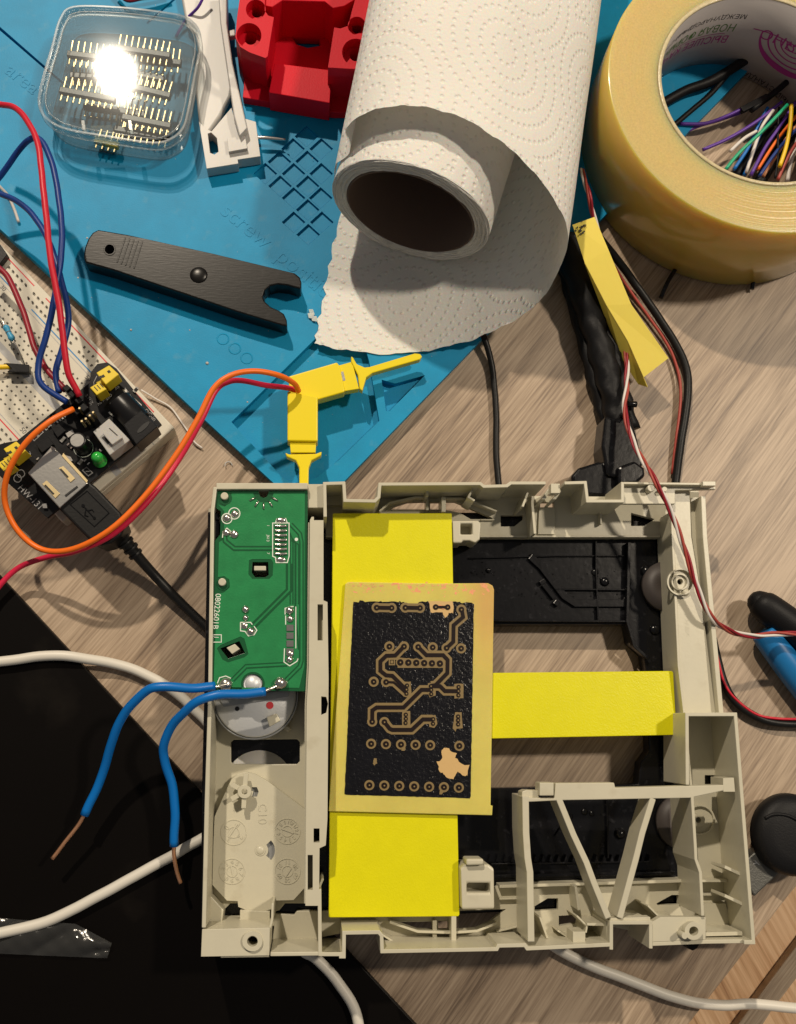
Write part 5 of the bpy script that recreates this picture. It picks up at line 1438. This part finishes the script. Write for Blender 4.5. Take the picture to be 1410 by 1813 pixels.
# capacitor
c = P(*m6(482, 562), 2.95); b = MB(); b.cyl((c.x, c.y, ZM), (0, 0, 1), .30, 1.0, n=32); cp = b.build('capacitor', 'module_black', pm, bevel=.03)
b = MB(); b.cyl((c.x, c.y, 2.95), (0, 0, 1), .24, .015, n=28); b.build('capacitor_top', 'steel', cp)
b = MB(); b.lathe([(.34, 0), (.36, 0), (.36, .02), (.34, .02)], (c.x, c.y, ZM + .005), n=32); b.build('footprint_ring', 'silkscreen', cp)
# LED
c = P(*m6(608, 670), 2.5); b = MB(); b.lathe([(0, .34), (.12, .31), (.2, .2), (.22, .05), (.22, -.3), (.26, -.3), (.26, -.4), (0, -.4)], (c.x, c.y, 2.4), n=28, closed=False); b.build('green_led', 'led_green', pm)
# yellow selector headers
for dx, dy in ((0, 0), (-580, 475)):
    b = MB()
    pxb([(600 + dx, 140 + dy), (680 + dx, 92 + dy), (742 + dx, 150 + dy), (660 + dx, 215 + dy)], 2.95, 2.2)
    pxb([(560 + dx, 232 + dy), (622 + dx, 196 + dy), (665 + dx, 242 + dy), (603 + dx, 280 + dy)], 2.75, 2.0)
    pxb([(598 + dx, 200 + dy), (640 + dx, 180 + dy), (690 + dx, 225 + dy), (640 + dx, 250 + dy)], 2.3, 1.96)
    j = b.build('yellow_jumper', 'yellow_jumper', pm, bevel=.03)
    b = MB()
    for (x, y) in ((632, 158), (668, 130), (615, 165)):
        pxb([(x + dx, y + dy), (x + 14 + dx, y - 8 + dy), (x + 24 + dx, y + 4 + dy), (x + 10 + dx, y + 12 + dy)], 2.97, 2.9)
    for k in range(3): pxb([(585 + 18 * k + dx, 228 - 10 * k + dy), (590 + 18 * k + dx, 226 - 10 * k + dy), (612 + 18 * k + dx, 250 - 10 * k + dy), (607 + 18 * k + dx, 253 - 10 * k + dy)], 2.76, 2.7)
    b.build('jumper_slots', 'ink_black', j)
# black header with plugged leads
b = MB()
for (x, y, w, z) in ((415, 235, 30, 3.1), (450, 270, 32, 3.2), (440, 320, 30, 2.9), (490, 310, 30, 3.1), (520, 355, 34, 3.15), (560, 400, 34, 3.0), (480, 380, 30, 2.7), (535, 430, 30, 2.8)):
    pxb([(x - w, y), (x, y - w * .85), (x + w, y), (x, y + w * .85)], z, 1.96)
b.build('output_header', 'module_black', pm, bevel=.03)
b = MB()
for (x, y) in ((520, 455), (545, 440), (570, 420), (590, 400), (505, 375)):
    c = P(*m6(x, y), 3.0); b.obox(c.xy, (1, 0), (0, 1), .064, .064, 3.25, 2.6)
b.build('output_pins', 'gold_pin', pm)
# small parts + printing
b = MB()
for p in ([(225, 590), (300, 540), (335, 585), (262, 640)], [(320, 490), (365, 455), (410, 500), (360, 545)]): pxb(p, 2.15)
b.build('regulator_chip', 'module_black', pm, bevel=.02)
for k_, (x_, y_) in enumerate(((395, 560), (440, 600), (330, 430), (300, 470), (620, 640), (545, 700), (505, 700), (250, 690), (850, 250), (700, 400))):
    b = MB(); cc = P(*m6(x_, y_), ZM); UU = udir(m6(0, 0), m6(10, 9) if k_ % 2 else m6(-9, 10), ZM)
    b.obox(cc.xy, UU, (-UU.y, UU.x), .20, .11, ZM + .08, ZM + .002, mi=0)
    for sg in (-1, 1): b.obox(cc.xy + UU * .09 * sg, UU, (-UU.y, UU.x), .05, .115, ZM + .085, ZM + .002, mi=1)
    b.build('chip_component', ['module_black' if k_ % 3 else 'cast_metal', 'solder'], pm)
b = MB()
for p in ([(410, 520), (450, 495), (465, 520), (425, 545)], [(262, 960), (290, 955), (295, 985), (268, 985)], [(410, 655), (440, 665), (455, 690), (430, 695)]): pxb(p, 2.06)
for k in range(4): pxb([(345 + k * 16, 440 - k * 12), (353 + k * 16, 434 - k * 12), (366 + k * 16, 449 - k * 12), (358 + k * 16, 455 - k * 12)], 2.02)
b.build('solder_pads', 'steel', pm)
b = MB()
UX = udir(m6(115, 845), m6(205, 935), ZM); UY = Vector((-UX.y, UX.x))
b.text('HW-131', P(*m6(108, 862), zc), 0.33, ux=UX, uy=UY)
b.text('DC-in', P(*m6(895, 380), zc), 0.23, ux=UX, uy=UY)
b.text('OFF', P(*m6(690, 268), zc), 0.17, ux=-UY, uy=UX); b.text('5V', P(*m6(735, 215), zc), 0.17, ux=-UY, uy=UX)
b.text('3.3V', P(*m6(640, 300), zc), 0.17, ux=-UY, uy=UX); b.text('5V', P(*m6(565, 345), zc), 0.17, ux=UY, uy=-UX); b.text('3.3V', P(*m6(530, 285), zc), 0.15, ux=UX, uy=UY)
b.text('5V', P(*m6(175, 665), zc), 0.17, ux=UY, uy=-UX)
for x0, y0 in ((240, 520), (290, 478), (340, 430), (215, 545)):
    b.wall(M6((x0 - 20, y0), (x0 + 12, y0 - 28), (x0 + 30, y0 - 8), (x0 - 2, y0 + 20)), zc, ZM, .03, closed=True)
b.wall(M6((515, 750), (540, 730), (578, 765), (552, 785)), zc, ZM, .035, closed=True); b.wall(M6((535, 756), (560, 756)), zc, ZM, .03)
for x0, y0 in ((130, 770), (110, 800)): b.wall([m6(x0 + 24 * math.cos(a), y0 + 24 * math.sin(a)) for a in [k * .5 for k in range(12)]], zc, ZM, .03, closed=True)
b.wall(M6((605, 160), (585, 200), (590, 240)), zc, ZM, .025); b.wall(M6((780, 235), (800, 260), (770, 275), (740, 250)), zc, ZM, .025)
b.build('board_printing', 'silkscreen_dim', mb_)

# USB cable
uc = thing('usb_cable', 180, 910, 0, 'black USB plug and cable leading from the power module under the frame', 'cable')
b = MB()
b.px([(101, 898), (157, 852), (170, 862), (214, 908), (222, 930), (214, 948), (196, 962), (178, 966), (158, 956)], 2.62, 1.35)
plug = b.build('plug_body', 'black_rubber', uc, bevel=.10, seg=3)
b = MB()
b.wall([(124, 893), (154, 869), (193, 908), (167, 932)], 2.64, 2.6, .03, closed=True)
b.wall([(148, 896), (166, 916)], 2.65, 2.6, .035); b.wall([(152, 900), (150, 912), (156, 914)], 2.65, 2.6, .03); b.wall([(155, 904), (163, 902), (166, 906)], 2.65, 2.6, .03)
b.disc(147, 895, 3, 2.65, 2.6); b.disc(167, 917, 2.5, 2.65, 2.6)
b.build('trident_mark', 'black_plastic', plug)
b = MB(); b.tpx([(205, 942, 1.8), (222, 960, 1.5), (243, 984, 1.2), (275, 1020, .7), (315, 1062, .45), (365, 1110, .3), (420, 1160, .3)], [.30, .26, .20, .185, .18, .18, .18], n=16)
b.build('cord', 'black_rubber', uc)
b = MB()
for k, (x, y, z) in enumerate(((212, 950, 1.7), (221, 959, 1.55), (230, 969, 1.4), (238, 979, 1.25))):
    A_ = P(x, y, z); b.cyl(A_, (P(x + 8, y + 9, z - .12) - A_), .34 - k * .02, .12, n=18)
b.build('strain_relief', 'black_rubber', uc, bevel=.02)

# ================================================================== LEADS
def lead(mt, pts, lab, r=0.115, name='jumper_lead', grp='leads plugged into the power module', cat='wire'):
    m = MB(); m.tpx(pts, r, n=12, wob=0.014)
    return tag(m.build(name, mt), lab, cat, grp)
lead('wire_red', [(-30, 180, 3.2), (0, 184, 3.4), (32, 194, 3.8), (62, 240, 4.2), (74, 300, 4.4), (80, 370, 4.5), (92, 470, 4.4), (104, 540, 4.2), (114, 610, 3.9), (121, 660, 3.6), (140, 702, 3.2)], 'bright red lead arching highest over mat and breadboard')
lead('wire_navy', [(-20, 330, 2.2), (0, 312, 2.4), (30, 270, 3.0), (52, 248, 3.4), (72, 248, 3.6), (92, 290, 3.8), (106, 360, 3.9), (109, 430, 3.9), (103, 495, 3.8), (85, 580, 3.5), (69, 645, 3.2), (74, 680, 3.1), (118, 712, 3.0)], 'dark blue lead with the tall loop over the mat, lower end left of the others')
lead('wire_navy', [(-25, 335, 2.2), (0, 343, 2.3), (40, 362, 2.6), (75, 405, 2.9), (100, 465, 3.1), (117, 530, 3.1), (120, 575, 3.1), (110, 620, 3.0), (99, 660, 2.9), (104, 695, 2.9)], 'dark blue lead entering at the left border below the red one')
lead('wire_dark_red', [(-20, 460, 2.0), (0, 476, 2.1), (18, 497, 2.2), (40, 550, 2.4), (62, 615, 2.6), (85, 658, 2.8), (116, 690, 2.9)], 'dark red lead crossing the breadboard holes')
ow = [(529, 692, 1.75), (520, 678, 2.3), (492, 664, 2.9), (450, 657, 3.3), (410, 664, 3.5), (378, 688, 3.5), (350, 742, 3.4), (310, 808, 3.3), (255, 880, 3.2), (195, 938, 3.1), (130, 972, 2.7), (75, 973, 2.3), (32, 940, 2.3), (9, 890, 2.6), (14, 838, 3.1), (45, 785, 3.5), (90, 745, 3.6), (130, 724, 3.3)]
hk = thing('hook_clip', 535, 760, MT, 'yellow hook clip pointing down to the frame, with an orange wire', 'hook clip', 'yellow hook clips')
b = MB(); b.px([(509, 692), (563, 702), (563, 781), (509, 780)], 1.75, 1.0); b.build('clip_body', 'yellow_clip', hk, bevel=.05, seg=3)
b = MB(); b.px([(513, 783), (560, 783), (559, 801), (515, 801)], 1.6, 1.05); b.px([(520, 779), (555, 779), (555, 785), (520, 785)], 1.5, 1.1); b.build('clip_neck', 'yellow_clip', hk, bevel=.02)
b = MB(); b.px([(505, 801), (512, 804), (560, 803), (570, 799), (569, 806), (552, 815), (547, 828), (546, 875), (530, 875), (530, 828), (524, 815), (508, 808)], 1.55, 1.15); b.build('clip_plunger', 'yellow_clip', hk, bevel=.04)
b = MB(); b.tpx(ow, .105, n=12); b.build('orange_wire', 'wire_orange', hk)
hk2 = thing('hook_clip', 600, 670, MT, 'yellow hook clip pointing right under the kitchen paper, with a red wire', 'hook clip', 'yellow hook clips')
b = MB(); b.px([(511, 666), (597, 641), (602, 648), (611, 690), (610, 694), (564, 707), (512, 694)], 1.45, .85); b.build('clip_body', 'yellow_clip', hk2, bevel=.05, seg=3)
b = MB(); b.px([(599, 647), (624, 640), (636, 688), (611, 692)], 1.35, .9); b.build('clip_neck', 'yellow_clip', hk2, bevel=.02)
b = MB(); b.px([(603, 659), (608, 657), (612, 673), (606, 675)], 1.36, 1.3); b.build('contact', 'steel', hk2)
b = MB(); b.px([(622, 630), (625, 632), (632, 644), (646, 650), (655, 649), (735, 625), (744, 626), (748, 631), (744, 636), (660, 660), (649, 668), (642, 692), (637, 688), (634, 664), (622, 640)], 1.4, 1.0); b.build('clip_plunger', 'yellow_clip', hk2, bevel=.04)
rw = [(524, 690, 1.5), (505, 686, 1.9), (470, 682, 2.3), (430, 674, 2.6), (405, 676, 2.8), (382, 692, 2.9), (356, 745, 2.9), (316, 815, 2.7), (262, 888, 2.9), (200, 946, 2.85), (135, 976, 2.3), (85, 986, 1.6), (35, 1004, 1.0), (0, 1036, .9), (-20, 1070, .8)]
b = MB(); b.tpx(rw, .105, n=12); b.build('red_wire', 'wire_magenta', hk2)
# resistor
rs = thing('resistor', 15, 585, ZBB, 'small blue resistor with bare legs stuck in the breadboard', 'resistor')
b = MB(); b.tpx([(9, 576, 1.5), (11, 580, 1.5), (14, 586, 1.5), (17, 592, 1.5), (21, 599, 1.5), (23, 603, 1.5)], [.06, .13, .105, .105, .13, .06], n=14); b.build('body', 'resistor_blue', rs)
b = MB(); b.tpx([(-12, 545, 1.0), (0, 560, 1.4), (9, 577, 1.5)], .028, n=6); b.tpx([(23, 602, 1.5), (34, 622, 1.4), (46, 650, .9)], .028, n=6); b.build('leg', 'steel', rs)
b = MB()
for x, y in ((12, 582), (15, 588), (18, 594)):
    A_ = P(x, y, 1.5); b.cyl(A_, (P(x + 3, y + 6, 1.5) - A_), .112, .03, n=14)
b.build('colour_bands', 'ink_grey', rs)
dp = thing('yellow_lead', 20, 650, ZBB, 'yellow lead with black connector housing, lying on the breadboard', 'wire')
b = MB(); b.tpx([(-30, 650, 1.3), (0, 650, 1.2), (20, 649, 1.15)], .1); b.build('insulation', 'wire_yellow', dp)
b = MB(); b.px([(9, 642), (51, 645), (52, 659), (12, 658), (20, 652)], 1.3, 1.0); b.build('connector', 'module_black', dp, bevel=.02)
b = MB(); b.px([(-20, 440), (0, 432), (13, 450), (0, 466), (-20, 470)], 1.2, ZBB)
tag(b.build('chip', 'module_black', bevel=.02), 'black chip corner on the breadboard at the left border', 'chip')
lead('wire_white', [(-15, 312, .8), (0, 330, .75), (14, 346, .65), (24, 366, .62), (33, 393, .58)], 'short cream wire offcut on the mat at the left border', r=.06, name='wire_offcut', grp='loose wire offcuts')
lead('wire_white', [(250, 690, .3), (275, 706, .15), (305, 725, .1), (332, 762, .1), (345, 783, .15), (358, 794, .1)], 'thin cream wire offcut on the desk beside the breadboard end', r=.035, name='wire_offcut', grp='loose wire offcuts')
lead('wire_dark_red', [(205, -20, .9), (225, 0, .9), (255, -4, .9), (300, -10, .8)], 'dull red wire behind the clear box at the top border', r=.09, name='loose_wire', grp='loose wires behind the clear box')
lead('wire_purple', [(365, -20, 1.6), (352, 10, 1.3), (330, 35, .8), (312, 65, .6)], 'purple wire between clear box and white lever', r=.06, name='loose_wire', grp='loose wires behind the clear box')
b = MB(); c = P(405, 824, .05)
b.tube([c + Vector((.14 * math.cos(a), .14 * math.sin(a), .02 * a)) for a in [0, .7, 1.4, 2.1, 2.8, 3.5]], .022, n=6)
tag(b.build('swarf_curl', 'white_plastic'), 'tiny grey curl of swarf on the desk below the orange wire', 'shaving')
# crumbs and dust on the mat and the desk
b = MB()
for k in range(140):
    x, y = rnd.uniform(0, 840), rnd.uniform(0, 820)
    zz = MT + .004
    if y > 405 + .9 * x or y > 1420 - x - 10: continue
    r_ = rnd.uniform(.3, 1.3) if k % 12 else rnd.uniform(1.5, 2.4)
    b.dome(x, y, r_, zz - .01, r_ / 60, n=6, rings=2)
b.dome(367, 643, 3.2, MT, .06); b.dome(232, 584, 2.2, MT, .05)
tag(b.build('dust_crumbs', 'white_plastic'), 'pale dust and crumbs scattered on the blue mat', 'dust', kind='stuff')

bpy.context.view_layer.update()
